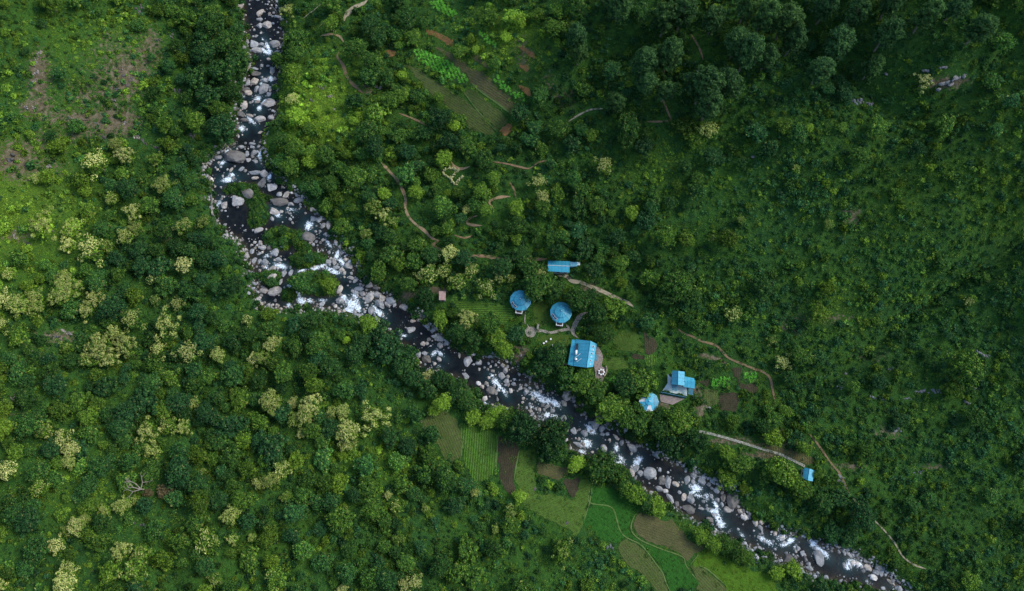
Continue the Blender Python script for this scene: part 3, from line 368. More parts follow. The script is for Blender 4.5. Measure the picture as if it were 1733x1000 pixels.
# paths
def path_mat(name, c1, c2, joint=None, sc_=2.0, grass=.0):
    m = new_mat(name); b = NB(m); p = b.pos(); nz = b.noise(2.5, p, 4, .65)
    col = b.mix(b.ramp(nz, [(.3, (0,)), (.7, (1,))]), c1, c2); h = nz
    if joint:
        v = b.n('ShaderNodeTexVoronoi', {'feature': 'DISTANCE_TO_EDGE'}, Scale=sc_, Vector=p); v2 = b.n('ShaderNodeTexVoronoi', Scale=sc_, Vector=p)
        sp = b.n('ShaderNodeSeparateColor', Color=v2.outputs['Color']).outputs[0]
        col = b.mix(b.math('MULTIPLY', sp, .5), col, tuple(c*.55 for c in c2))
        jm = b.ramp(v.outputs[0], [(.02, (1,)), (.09, (0,))]); col = b.mix(jm, col, joint); h = b.math('SUBTRACT', nz, b.math('MULTIPLY', jm, .6))
    if grass: col = b.mix(b.math('MULTIPLY', b.ramp(b.noise(1.1, p, 4, .7), [(.52, (0,)), (.6, (1,))]), grass), col, (.05, .09, .02))
    b.finish(b.princ(col, .9, b.bump(h, .5, .1), .2)); return m
PM = {'stone': path_mat('stone_steps', (.20, .20, .16), (.33, .32, .27), (.08, .09, .06), 1.6, .25),
      'flag': path_mat('flagstones', (.20, .18, .145), (.31, .28, .225), (.08, .075, .05), 2.4, .15),
      'pale': path_mat('pale_earth', (.19, .155, .10), (.31, .265, .18), None, 2, .45), 'dirt': path_mat('earth_track', (.105, .066, .034), (.19, .125, .070), None, 2, .55),
      'dirt2': path_mat('light_earth_track', (.16, .105, .055), (.27, .195, .115), None, 2, .35), 'tan': path_mat('tan_earth', (.30, .22, .12), (.42, .32, .18), None, 2, .5),
      'bund': path_mat('field_edge', (.045, .10, .016), (.10, .13, .04), None, 2, .9)}
# rock, water
m = new_mat('rock'); b = NB(m); oc = b.n('ShaderNodeTexCoord').outputs['Object']; tone = b.attr('tone', 'INSTANCER').outputs['Fac']; warm = b.attr('warm', 'INSTANCER').outputs['Fac']
rv = b.n('ShaderNodeObjectInfo').outputs['Random']; off = b.n('ShaderNodeVectorMath', {'operation': 'ADD'}, i0=oc, i1=b.n('ShaderNodeCombineXYZ', X=b.math('MULTIPLY', rv, 40), Y=0.0, Z=0.0).outputs[0]).outputs[0]
n1 = b.noise(1.6, off, 5, .7); n2 = b.noise(7, off, 3, .6)
c = b.mix(warm, b.ramp(n1, [(.3, (.12, .135, .145)), (.5, (.24, .255, .262)), (.7, (.37, .375, .375))]), b.ramp(n1, [(.3, (.14, .115, .09)), (.5, (.29, .25, .205)), (.7, (.44, .395, .335))]))
c = b.mix(b.math('MULTIPLY', b.ramp(n2, [(.5, (0,)), (.65, (1,))]), .35), c, (.07, .065, .055))
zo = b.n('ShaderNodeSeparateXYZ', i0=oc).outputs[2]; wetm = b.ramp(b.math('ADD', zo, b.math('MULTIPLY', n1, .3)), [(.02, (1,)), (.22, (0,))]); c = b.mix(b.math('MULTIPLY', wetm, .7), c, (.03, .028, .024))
kk = b.n('ShaderNodeCombineColor', Red=tone, Green=tone, Blue=tone).outputs[0]; c = b.mix(1.0, c, kk, 'MULTIPLY')
c = b.mix(1.0, c, (.85, .85, .85), 'MULTIPLY')
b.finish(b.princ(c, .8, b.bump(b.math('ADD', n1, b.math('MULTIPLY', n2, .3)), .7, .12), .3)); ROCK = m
m = new_mat('river_water'); b = NB(m); p = b.pos(); fo = b.attr('foam').outputs['Fac']; te = b.attr('aer').outputs['Fac']
n1 = b.noise(.5, p, 4, .6); n2 = b.noise(3.2, p, 4, .7, .6); n3 = b.noise(1.3, p, 4, .7, 1.2)
base = b.mix(b.ramp(n1, [(.35, (0,)), (.7, (1,))]), (.003, .0045, .006), (.010, .012, .012))
base = b.mix(b.math('MULTIPLY', te, .32, clamp=True), base, (.03, .09, .10))
sh_ = b.attr('shallow').outputs['Fac']; base = b.mix(b.math('MULTIPLY', sh_, b.ramp(n1, [(.3, (.2,)), (.65, (1,))])), base, (.040, .034, .018))
fm = b.math('MULTIPLY_ADD', b.math('SUBTRACT', n2, .5), 2.0, fo); fm = b.math('ADD', fm, b.math('MULTIPLY', b.math('SUBTRACT', n3, .5), 1.2)); fm = b.math('SUBTRACT', fm, .44); fm = b.math('MULTIPLY', fm, 2.6, clamp=True)
fm = b.math('MULTIPLY', fm, b.math('GREATER_THAN', fo, .08))
col = b.mix(fm, base, b.ramp(n2, [(.35, (.26, .38, .44)), (.6, (.72, .78, .82))]))
rg = b.math('MULTIPLY_ADD', fm, .55, .14)
b.finish(b.princ(col, rg, b.bump(b.math('ADD', n2, b.math('MULTIPLY', fm, .7)), .35, .15), .09)); WATER = m
# ------------------------------------------------------------------ object helpers
def mesh_np(name, V, F, mat=None, smooth=False, mats=None, midx=None):
    V = np.asarray(V, np.float32); me = bpy.data.meshes.new(name)
    if isinstance(F, np.ndarray):
        k = F.shape[1]; n = len(F); flat = F.astype(np.int32).ravel(); starts = np.arange(n, dtype=np.int32)*k
    else:
        ls = np.array([len(f) for f in F], np.int32); n = len(F); flat = np.array([i for f in F for i in f], np.int32); starts = np.concatenate([[0], np.cumsum(ls)[:-1]]).astype(np.int32)
    me.vertices.add(len(V)); me.vertices.foreach_set('co', V.ravel())
    me.loops.add(len(flat)); me.loops.foreach_set('vertex_index', flat)
    me.polygons.add(n); me.polygons.foreach_set('loop_start', starts)
    me.polygons.foreach_set('use_smooth', np.full(n, bool(smooth)))
    for mm in (mats or ([mat] if mat else [])): me.materials.append(mm)
    if midx is not None: me.polygons.foreach_set('material_index', np.asarray(midx, np.int32))
    me.update(calc_edges=True); me.validate(); return me
def obj(name, me, parent=None, loc=(0, 0, 0), rot=0.0):
    o = bpy.data.objects.new(name, me); COL.objects.link(o); o.location = loc
    if rot: o.rotation_euler = (0, 0, rot)
    if parent: o.parent = parent
    return o
def tag(o, label, cat, group=None):
    o['label'] = label; o['category'] = cat
    if group: o['group'] = group
    return o
def kind(o, k): o['kind'] = k; return o
def thing(name, label, cat, loc=(0, 0, 0), rot=0.0, group=None): return tag(obj(name, None, None, loc, rot), label, cat, group)
class MB:
    def __init__(s): s.V = []; s.F = []
    def add(s, V, F):
        o = len(s.V); s.V += [tuple(v) for v in V]; s.F += [tuple(i+o for i in f) for f in F]; return s
    def box(s, x0, x1, y0, y1, z0, z1):
        return s.add([(x0, y0, z0), (x1, y0, z0), (x1, y1, z0), (x0, y1, z0), (x0, y0, z1), (x1, y0, z1), (x1, y1, z1), (x0, y1, z1)],
                     [(0, 3, 2, 1), (4, 5, 6, 7), (0, 1, 5, 4), (1, 2, 6, 5), (2, 3, 7, 6), (3, 0, 4, 7)])
    def slab(s, P4, t):
        P4 = [Vector(q) for q in P4]; n = (P4[1]-P4[0]).cross(P4[2]-P4[0]).normalized()
        if n.z < 0: P4 = P4[::-1]; n = -n
        k = len(P4); return s.add([q for q in P4]+[q-n*t for q in P4], [tuple(range(k)), tuple(range(2*k-1, k-1, -1))]+[(i, i+k, (i+1) % k+k, (i+1) % k) for i in range(k)])
    def prism(s, poly, z0, z1):
        k = len(poly)
        return s.add([(x, y, z0) for x, y in poly]+[(x, y, z1) for x, y in poly], [tuple(range(k-1, -1, -1)), tuple(range(k, 2*k))]+[(i, (i+1) % k, (i+1) % k+k, i+k) for i in range(k)])
    def tube(s, a, b_, r0, r1, n=6):
        a = Vector(a); b_ = Vector(b_); d = (b_-a).normalized(); u = d.orthogonal().normalized(); v = d.cross(u)
        V = [a+(u*math.cos(2*math.pi*i/n)+v*math.sin(2*math.pi*i/n))*r0 for i in range(n)]+[b_+(u*math.cos(2*math.pi*i/n)+v*math.sin(2*math.pi*i/n))*r1 for i in range(n)]
        return s.add(V, [(i, (i+1) % n, (i+1) % n+n, i+n) for i in range(n)]+[tuple(range(n-1, -1, -1)), tuple(range(n, 2*n))])
    def ball(s, c, rx, ry, rz, n=8, mlat=5):
        V = [(c[0], c[1], c[2]+rz)]
        for j in range(1, mlat):
            t = math.pi*j/mlat
            V += [(c[0]+rx*math.sin(t)*math.cos(2*math.pi*i/n), c[1]+ry*math.sin(t)*math.sin(2*math.pi*i/n), c[2]+rz*math.cos(t)) for i in range(n)]
        V.append((c[0], c[1], c[2]-rz)); F = [(0, 1+i, 1+(i+1) % n) for i in range(n)]
        for j in range(mlat-2): F += [(1+j*n+i, 1+(j+1)*n+i, 1+(j+1)*n+(i+1) % n, 1+j*n+(i+1) % n) for i in range(n)]
        l = len(V)-1; F += [(l, 1+(mlat-2)*n+(i+1) % n, 1+(mlat-2)*n+i) for i in range(n)]
        return s.add(V, F)
    def mesh(s, name, mat, smooth=False): return mesh_np(name, s.V, s.F, mat, smooth)
    def build(s, name, mat, parent=None, smooth=False, **k): return obj(name, s.mesh(name, mat, smooth), parent, **k)
# ------------------------------------------------------------------ ground sheet
def stretch(a, b, step, far, n=40):
    q = (far/step)**(1/n); e = np.array([step*(q**i) for i in range(1, n+1)])
    core = np.arange(a, b+.01, step); return np.concatenate([a-e[::-1], core, b+e])
ax = stretch(-200, 200, .75, 620); ay = stretch(-105, 170, .75, 560)
AX, AY = np.meshgrid(ax, ay); AZ = Z(AX, AY); nx, ny = len(ax), len(ay)
far = np.maximum(np.maximum(np.abs(AX)-326, 0), np.maximum(AY-286, -AY-166).clip(0)); AZ = AZ+far*.25
idx = np.arange(nx*ny).reshape(ny, nx)
F = np.stack([idx[:-1, :-1], idx[:-1, 1:], idx[1:, 1:], idx[1:, :-1]], -1).reshape(-1, 4)
ground = obj('ground', mesh_np('ground', np.stack([AX, AY, AZ], -1).reshape(-1, 3), F, GROUND, True)); kind(ground, 'structure')
apx, apy = proj(AX, AY, AZ)
onframe = (apx > -250) & (apx < 1980) & (apy > -250) & (apy < 1250) & (AY > -120)
lush = np.clip((blobs(apx, apy, .85, B_TONE)-1.0)*1.1, 0, 1)*onframe
dirt = blobs(apx, apy, 0., B_DIRT)*onframe
bedm = bil(blur((inR & (Isl < .5)).astype(float), 1), AX, AY)*(np.maximum(np.abs(AX)-326, 0) == 0)
for nm, arr in (('lush', lush), ('dirt', dirt), ('bed', bedm)):
    a = ground.data.attributes.new(nm, 'FLOAT', 'POINT'); a.data.foreach_set('value', arr.astype(np.float32).ravel())
# ------------------------------------------------------------------ water sheet
ws = .33; wxs = np.arange(-110, 175, ws); wys = np.arange(-110, 215, ws)
WX, WY = np.meshgrid(wxs, wys); keep = bil(np.where(inR, 0, np.minimum(dL, dR)), WX, WY) < 1.6
cell = keep[:-1, :-1] & keep[1:, 1:] & keep[:-1, 1:] & keep[1:, :-1]
wid = np.full(WX.shape, -1); used = np.zeros(WX.shape, bool)
used[:-1, :-1] |= cell; used[1:, 1:] |= cell; used[:-1, 1:] |= cell; used[1:, :-1] |= cell
wid[used] = np.arange(used.sum()); ux, uy = WX[used], WY[used]
F = np.stack([wid[:-1, :-1][cell], wid[:-1, 1:][cell], wid[1:, 1:][cell], wid[1:, :-1][cell]], -1)
wpx, wpy = proj(ux, uy, 0*ux); foam = np.zeros(len(ux)); aer = np.zeros(len(ux))
for x, y, L, Wd, an, s in FOAM:
    c_, s_ = math.cos(R_(-an)), math.sin(R_(-an)); dx, dy = wpx-x, wpy-y
    u = (dx*c_+dy*s_)/(L*.62+1); v = (-dx*s_+dy*c_)/(Wd*.62+1); q = u*u+v*v
    foam = np.maximum(foam, s*1.05*np.exp(-q*1.1)); aer = np.maximum(aer, s*np.exp(-q*.22))
foam = foam*np.where(foam > .06, 1, 0)
# thin broken water wherever the bed is stony
rough = np.clip((fbm(ux, uy, 6, 2)-.5)*3, 0, 1)*.16; foam = np.maximum(foam, rough)
wz = .05*(fbm(ux, uy, 2.2, 4)-.5)+.10*foam
water = obj('river', mesh_np('river', np.stack([ux, uy, wz], -1), F, WATER, True)); kind(water, 'structure')
shal = np.clip((bil(H, ux, uy)+.95)/.9, 0, 1)**1.5
for nm, arr in (('foam', foam), ('aer', aer), ('shallow', shal)):
    a = water.data.attributes.new(nm, 'FLOAT', 'POINT'); a.data.foreach_set('value', arr.astype(np.float32))
# ------------------------------------------------------------------ masks for planting
MS = .5; mx = np.arange(-230, 230, MS); my = np.arange(-130, 200, MS); MX, MY = np.meshgrid(mx, my)
MASK = np.zeros(MX.shape, bool)      # nothing leafy here
def mlook(M, X, Y):
    i = np.clip(((np.asarray(X)+230)/MS+.5).astype(int), 0, M.shape[1]-1); j = np.clip(((np.asarray(Y)+130)/MS+.5).astype(int), 0, M.shape[0]-1); return M[j, i]
def mask_poly(M, pts, grow=0):
    xs = [q[0] for q in pts]; ys = [q[1] for q in pts]
    i0, i1 = np.searchsorted(mx, [min(xs)-3, max(xs)+3]); j0, j1 = np.searchsorted(my, [min(ys)-3, max(ys)+3])
    s = (slice(j0, j1), slice(i0, i1)); r = in_poly(MX[s], MY[s], pts)
    if grow: r |= seg_dist(MX[s], MY[s], pts+[pts[0]]) < grow
    M[s] |= r
def mask_line(M, pts, wd):
    xs = [q[0] for q in pts]; ys = [q[1] for q in pts]
    i0, i1 = np.searchsorted(mx, [min(xs)-3, max(xs)+3]); j0, j1 = np.searchsorted(my, [min(ys)-3, max(ys)+3])
    s = (slice(j0, j1), slice(i0, i1)); M[s] |= seg_dist(MX[s], MY[s], pts) < wd
RIV = bil((inR & (Isl < .35)).astype(float), MX, MY) > .5; MASK |= RIV
FIELD_W = [(k, PP(L)) for k, L in FIELDS]
def smooth_line(L, step=.5, closed=False):
    L = [np.array(q) for q in L]; out = []
    n = len(L); rng_ = range(n if closed else n-1)
    for i in rng_:
        p0 = L[(i-1) % n] if closed else L[max(i-1, 0)]; p1 = L[i]; p2 = L[(i+1) % n]; p3 = L[(i+2) % n] if closed else L[min(i+2, n-1)]
        k = max(2, int(np.linalg.norm(p2-p1)/step))
        for t in np.arange(k)/k:
            out.append(.5*((2*p1)+(-p0+p2)*t+(2*p0-5*p1+4*p2-p3)*t*t+(-p0+3*p1-3*p2+p3)*t**3))
    if not closed: out.append(L[-1])
    return [tuple(q) for q in out]
FMASK = np.zeros(MX.shape, bool); FMASK |= RIV
for k, L in FIELD_W: mask_poly(MASK, L, .1); mask_poly(FMASK, L)
PATH_W = [(wd*(.82 if mt in ('dirt', 'dirt2') else 1), mt, smooth_line(PP(L))) for wd, mt, L in PATHS]
for wd, mt, L in PATH_W: mask_line(MASK, L, wd*.5+(.15 if mt != 'bund' else .1)); mask_line(FMASK, L, wd*.36)
# ------------------------------------------------------------------ fields and paths, draped as thin sheets
import bmesh
def drape(name, L, mat, off, step=1.0):
    bm = bmesh.new(); vs = [bm.verts.new((x, y, 0)) for x, y in L]; bm.faces.new(vs)
    for ax_ in (0, 1):
        lo = min(q[ax_] for q in L); hi = max(q[ax_] for q in L); c = math.ceil(lo/step)*step
        while c < hi:
            no = (1, 0, 0) if ax_ == 0 else (0, 1, 0); co = (c, 0, 0) if ax_ == 0 else (0, c, 0)
            bmesh.ops.bisect_plane(bm, geom=bm.verts[:]+bm.edges[:]+bm.faces[:], plane_co=co, plane_no=no); c += step
    me = bpy.data.meshes.new(name); bmesh.ops.recalc_face_normals(bm, faces=bm.faces)
    if sum(f.normal.z for f in bm.faces) < 0: bmesh.ops.reverse_faces(bm, faces=bm.faces)
    X = np.array([v.co.x for v in bm.verts]); Y = np.array([v.co.y for v in bm.verts]); zz = Z(X, Y)+off
    for v, z in zip(bm.verts, zz): v.co.z = z
    bm.to_mesh(me); bm.free(); me.materials.append(mat); return kind(obj(name, me), 'structure')
rng = np.random.RandomState(5); fmat = {}
FANG = {0: 2.78, 1: 2.2, 2: 2.2, 3: 2.2, 6: 2.8, 7: 2.7, 8: 2.7, 9: .06, 10: .1, 11: 1.2, 12: 1.4, 14: 2.3, 15: 1.92, 16: 2.5, 17: 2.4, 18: 2.1, 33: 1.57}
for i, (k, L) in enumerate(FIELD_W):
    L2 = smooth_line(L, .9, True); L2 = [(x+rng.normal(0, .26), y+rng.normal(0, .26)) for x, y in L2]
    a = FANG.get(i, [.1, 1.5][i % 2]); key = (k, a)
    if key not in fmat: fmat[key] = FM[k](a)
    drape({'lawn': 'lawn', 'lime': 'meadow', 'rice': 'meadow'}.get(k, 'field'), L2, fmat[key], .07+.006*(i % 5), .75)
for i, (wd, mt, L) in enumerate(PATH_W):
    L = np.array(L); T = np.gradient(L, axis=0); T /= np.linalg.norm(T, axis=1)[:, None]+1e-9; N = np.stack([-T[:, 1], T[:, 0]], 1)
    n = len(L); jit = .55+.9*fbm(L[:, 0], L[:, 1], 1.8, i); e_ = np.minimum(np.arange(n), np.arange(n)[::-1]); wv = wd*jit*np.clip((e_+1)/5, .15, 1)
    if mt in ('stone',): wv = wd*(.9+.15*rng.rand(n))
    V = []; F = []
    for s in (-1, -.4, .4, 1):
        q = L+N*(s*wv[:, None]*.5); V.append(np.stack([q[:, 0], q[:, 1], Z(q[:, 0], q[:, 1])+.12+.004*(i % 6)+(.03 if mt in ('stone', 'flag') else 0)], 1))
    V = np.concatenate(V); F = [(c*n+j, c*n+j+1, (c+1)*n+j+1, (c+1)*n+j) for c in range(3) for j in range(n-1)]
    F = [f[::-1] for f in F]
    o = obj('field_edge' if mt == 'bund' else 'path', mesh_np('path', V, np.array(F), PM[mt], True)); kind(o, 'structure')
def disc_patch(px, py, r, mat, name='path'):
    X, Y, _ = P(px, py); return drape(name, [(X+r*math.cos(t)*(1+.08*math.sin(3*t)), Y+r*math.sin(t)) for t in np.arange(18)*math.pi/9], mat, .16, .6)
disc_patch(898, 562, 1.55, PM['flag'])
YARD = PP([(1010,585),(1020,602),(1018,620),(1026,623),(1024,632),(1017,651),(1009,646),(1007,630),(1005,616),(1008,600)])
YM = path_mat('cobble_yard', (.20, .16, .145), (.34, .28, .25), (.07, .06, .05), 3.2, .1)
drape('yard', smooth_line(YARD, .7, True), YM, .15, .6); mask_poly(MASK, YARD, .3); mask_poly(FMASK, YARD)
YARD2 = PP([(1116,667),(1158,675),(1138,685),(1118,680)]); drape('yard', YARD2, path_mat('dusty_yard', (.13, .11, .11), (.25, .20, .17), None, 2, .15), .15, .6); mask_poly(MASK, YARD2, .3)
# ------------------------------------------------------------------ leaf meshes
def quads(C, N, S, rng, aspect=.8, L_dir=None):
    n = len(C); N = N/(np.linalg.norm(N, axis=1)[:, None]+1e-9)
    A = rng.normal(size=(n, 3)) if L_dir is None else L_dir
    U = A-N*(A*N).sum(1)[:, None]; U /= np.linalg.norm(U, axis=1)[:, None]+1e-9; W = np.cross(N, U)
    S = np.asarray(S)[:, None]*np.ones((n, 1)); w_ = S*aspect*.5
    V = np.stack([C-U*S*.5, C+W*w_+U*S*.08-N*S*.07, C+U*S*.5, C-W*w_+U*S*.08-N*S*.07], 1).reshape(-1, 3)
    return V, np.arange(n*4).reshape(n, 4)
def sph(n, rng, zmin=-.3):
    D = rng.normal(size=(n*8+12, 3)); D /= np.linalg.norm(D, axis=1)[:, None]; D = D[D[:, 2] > zmin][:n]; return D
def lobes(R, Hc, nl, rng, rough=.2):
    k = rng.randint(2, 5); ph = rng.rand()*6.28; th = np.arange(nl)*2.399963+rng.rand(nl)*.5; r = np.sqrt((np.arange(nl)+.5)/nl)*R*.86
    prof = 1+rough*np.sin(k*th+ph)+rough*.6*np.sin((k+2)*th+2*ph); r = r*prof
    z = Hc*np.sqrt(np.clip(1-(r/(R*1.12))**2, .03, 1))*(.82+.3*rng.rand(nl))
    return np.stack([r*np.cos(th), r*np.sin(th), z], 1)
def crown_mesh(name, rng, R=3.3, Hc=2.6, nl=26, lr=.95, nleaf=95, ls=.34, mat=LEAF, base=0.0, rough=.2, stretch_=1.0, trunk=None, elong=None):
    Lc = lobes(R, Hc, nl, rng, rough); Lc[:, 0] *= stretch_; Vs = []; Fs = []; o = 0
    for c in Lc:
        rr = lr*(.5+.95*rng.rand()); D = sph(int(nleaf*rng.uniform(.55, 1.3)), rng); C = c+D*rr*np.array([1, 1, .8])*(.7+.35*rng.rand(len(D), 1)); Nn = D+rng.normal(size=D.shape)*.5+np.array([0, 0, .25])
        V, F = quads(C, Nn, ls*1.12*(.6+.8*rng.rand(len(D))), rng, .75, None if elong is None else D); Vs.append(V); Fs.append(F+o); o += len(V)
    n = int(nl*9); t = rng.rand(n)*6.28; r = np.sqrt(rng.rand(n))*R*.8; zz = Hc*.55*np.sqrt(np.clip(1-(r/R)**2, 0, 1))*(.4+.7*rng.rand(n))
    V, F = quads(np.stack([r*np.cos(t)*stretch_, r*np.sin(t), zz], 1), rng.normal(size=(n, 3))+np.array([0, 0, 1.5]), np.full(n, ls*2.6), rng, .9); Vs.append(V); Fs.append(F+o); o += len(V)
    k = int(nl*7); D = sph(k, rng, -.05); q = 1+.22*rng.rand(k, 1); C = D*np.array([R*stretch_, R, Hc])*q*(.9+.2*np.sin(3*np.arctan2(D[:, 1], D[:, 0]))[:, None]*rough*3); V, F = quads(C, D+rng.normal(size=D.shape), ls*(.6+.7*rng.rand(k)), rng, .7); Vs.append(V); Fs.append(F+o); o += len(V)
    V = np.concatenate(Vs); V[:, 2] += base; F = np.concatenate(Fs); mats = [mat]; mi = np.zeros(len(F), int)
    if trunk is not None:
        V = np.concatenate([V, np.array(trunk.V)]); F = [tuple(f) for f in F]+[tuple(i+o for i in f) for f in trunk.F]; mi = [0]*len(mi)+[1]*len(trunk.F); mats = [mat, BARK]
    return mesh_np(name, V, F, mats=mats, midx=mi), Lc+np.array([0, 0, base])
def blossom_mesh(name, rng, Lc, lr, per, cover):
    Vs = []; Fs = []; o = 0
    for c in Lc:
        if rng.rand() > cover: continue
        D = sph(per, rng, .15); D = D[:max(1, int(per*(.5+.6*rng.rand())))]
        for d in D:
            q = c+d*lr*1.05; k = 9; E = sph(k, rng, -.1); C = q+E*.15*(.6+.8*rng.rand(k, 1))
            V, F = quads(C, E+d*.5+rng.normal(size=E.shape)*.3, .17*(.7+.6*rng.rand(k)), rng, .9); Vs.append(V); Fs.append(F+o); o += len(V)
    return mesh_np(name, np.concatenate(Vs), np.concatenate(Fs), BLOS)
def trunk_mb(rng, Ht, R, r0=.22, limbs=6, lean=.3):
    m_ = MB(); p = Vector((0, 0, -.8)); q = Vector((rng.uniform(-lean, lean), rng.uniform(-lean, lean), Ht*.5)); s = Vector((q.x*1.3, q.y*1.3, Ht))
    m_.tube(p, q, r0*1.25, r0*.9, 7); m_.tube(q, s, r0*.9, r0*.6, 7)
    for i in range(limbs):
        a = i*2.4+rng.rand(); e = Vector((s.x+math.cos(a)*R*rng.uniform(.45, .75), s.y+math.sin(a)*R*rng.uniform(.45, .75), Ht+R*rng.uniform(.15, .5))); st = q.lerp(s, rng.uniform(.3, 1)); mid = st.lerp(e, .55)+Vector((0, 0, -.15))
        m_.tube(st, mid, r0*.45, r0*.3, 5); m_.tube(mid, e, r0*.3, r0*.08, 5)
    return m_
RS = np.random.RandomState
# broadleaf variants: (crown mesh, trunk mesh, R, centre height)
BRO = []
for i, (R, Hc, nl, lr, nf, ls, ro, st, Ht) in enumerate([(3.3, 2.6, 34, .80, 95, .28, .24, 1, 3.2), (3.3, 2.9, 24, 1.05, 125, .32, .22, 1.1, 3.4), (3.3, 2.3, 36, .72, 85, .28, .28, .9, 2.8),
                                                      (3.3, 3.2, 26, .95, 110, .32, .24, 1.15, 3.8), (3.3, 2.2, 30, .7, 70, .42, .34, 1.2, 2.7), (3.3, 2.7, 42, .65, 75, .27, .2, 1.0, 3.0), (3.3, 2.4, 18, .95, 90, .46, .32, 1.15, 3.0)]):
    rng = RS(100+i); cm, _ = crown_mesh('crown', rng, R, Hc, nl, lr, nf, ls, LEAF, Ht-.6, ro, st); BRO.append((cm, trunk_mb(rng, Ht, R).mesh('trunk', BARK), R, Ht+Hc*.55))
FLO = []
for i, (nl, lr, ro, st) in enumerate([(26, .72, .22, 1.0), (22, .8, .32, 1.15), (30, .66, .14, 1.0), (20, .78, .4, 1.3), (34, .55, .3, 1.1), (16, .95, .35, 1.0), (24, .62, .45, 1.2)]):
    rng = RS(200+i); cm, Lc = crown_mesh('crown', rng, 3.3, 2.3, nl, lr, 85, .30, LEAF, 3.0, ro, st)
    FLO.append((cm, trunk_mb(rng, 3.4, 3.3).mesh('trunk', BARK), 3.3, 4.6, [blossom_mesh('blossoms', RS(300+10*i+j), Lc, lr, per, cov) for j, (per, cov) in enumerate([(7, .4), (12, .72), (22, .97)])]))
PIN = []
for i in range(3):
    rng = RS(400+i); cm, _ = crown_mesh('crown', rng, 3.4, 8.0, 64, .72, 110, .32, NEEDLE, 3.6, .2, 1.0, None, True)
    tm = trunk_mb(rng, 9.5, 3.0, .26, 9, .5).mesh('trunk', BARK); PIN.append((cm, tm, 3.4, 8.6))
DRYC, _ = crown_mesh('crown', RS(450), 3.3, 2.0, 24, .6, 70, .24, BROWNL, 3.0, .3)
# small plants used inside the undergrowth (instanced by geometry nodes)
def rosette(rng, n, L, wdt, nseg=3, droop=.5, lift=.5, base=(0, 0, 0)):
    V = []; F = []
    for i in range(n):
        a = i*2.4+rng.rand()*.6; l = L*(.75+.5*rng.rand()); e = lift*(.6+.8*rng.rand()); pr = None; sx, sy = -math.sin(a), math.cos(a)
        for s in range(nseg+1):
            t = s/nseg; r = l*t; z = e*math.sin(t*2.0)*l*.6-droop*t*t*l*.4; w_ = wdt*math.sin(math.pi*(.12+.8*t))
            c = Vector((base[0]+math.cos(a)*r, base[1]+math.sin(a)*r, base[2]+z)); o = len(V)
            V += [(c.x+sx*w_, c.y+sy*w_, c.z-.04), (c.x, c.y, c.z+.05), (c.x-sx*w_, c.y-sy*w_, c.z-.04)]
            if pr is not None: F += [(pr, o, o+1, pr+1), (pr+1, o+1, o+2, pr+2)]
            pr = o
    return V, F
def rosettes(name, rng, k, spread, n, L, wdt, mat, h=.5):
    m_ = MB()
    for j in range(k):
        a = rng.rand()*6.28; r = spread*math.sqrt(rng.rand()); V, F = rosette(rng, n, L*(.7+.6*rng.rand()), wdt, base=(r*math.cos(a), r*math.sin(a), h*(.5+rng.rand()))); m_.add(V, F)
        m_.tube((r*math.cos(a), r*math.sin(a), -.3), (r*math.cos(a), r*math.sin(a), h*.8), .05, .04, 4)
    return m_.mesh(name, mat)
lib = {}
def libcol(name, meshes):
    c = bpy.data.collections.new(name)
    for i, me in enumerate(meshes): c.objects.link(bpy.data.objects.new('%s_%02d' % (name, i), me))
    lib[name] = (c, len(meshes)); return c
bushes = [crown_mesh('bush', RS(500+i), 1.1, .95, nl, lr, nf, ls, LEAF, 0.0, ro)[0] for i, (nl, lr, nf, ls, ro) in enumerate([(9, .40, 38, .24, .2), (7, .48, 42, .28, .3), (12, .34, 30, .22, .25), (6, .45, 30, .38, .35)])]
bushes += [rosettes('bush', RS(510), 5, .8, 9, .75, .13, LEAF), rosettes('bush', RS(511), 8, .9, 7, .5, .11, LEAF, .7)]
libcol('bush', bushes)
def tuft(rng, n, r, h, ls, mat):
    t = rng.rand(n)*6.28; q = np.sqrt(rng.rand(n))*r; C = np.stack([q*np.cos(t), q*np.sin(t), h*(.3+.7*rng.rand(n))*(1-.5*(q/r)**2)], 1)
    V, F = quads(C, rng.normal(size=(n, 3))*.8+np.array([0, 0, .9]), ls*(.7+.6*rng.rand(n)), rng, .6); return mesh_np('herb', V, F, mat)
libcol('herb', [tuft(RS(600), 46, .55, .45, .22, LEAF), tuft(RS(601), 60, .7, .35, .18, GRASSL), tuft(RS(602), 36, .5, .6, .28, LEAF), tuft(RS(603), 70, .8, .3, .2, GRASSL)])
libcol('sapling', [crown_mesh('sapling', RS(620+i), 3.3, Hc, nl, lr, nf, .36, LEAF, 2.2, ro, 1, trunk_mb(RS(640+i), 2.6, 2.6))[0] for i, (Hc, nl, lr, nf, ro) in enumerate([(2.6, 22, .9, 62, .25), (2.2, 26, .75, 52, .3), (3.0, 18, 1.05, 70, .18), (2.3, 24, .8, 45, .4)])])
def crop_plant(rng):
    m_ = MB(); V, F = rosette(rng, 9, .62, .085, 3, .6, 1.1, (0, 0, .25)); m_.add(V, F); V, F = rosette(rng, 5, .35, .06, 3, .2, 1.8, (0, 0, .6)); m_.add(V, F); return m_.mesh('maize', CROPL)
libcol('maize', [crop_plant(RS(650+i)) for i in range(3)])
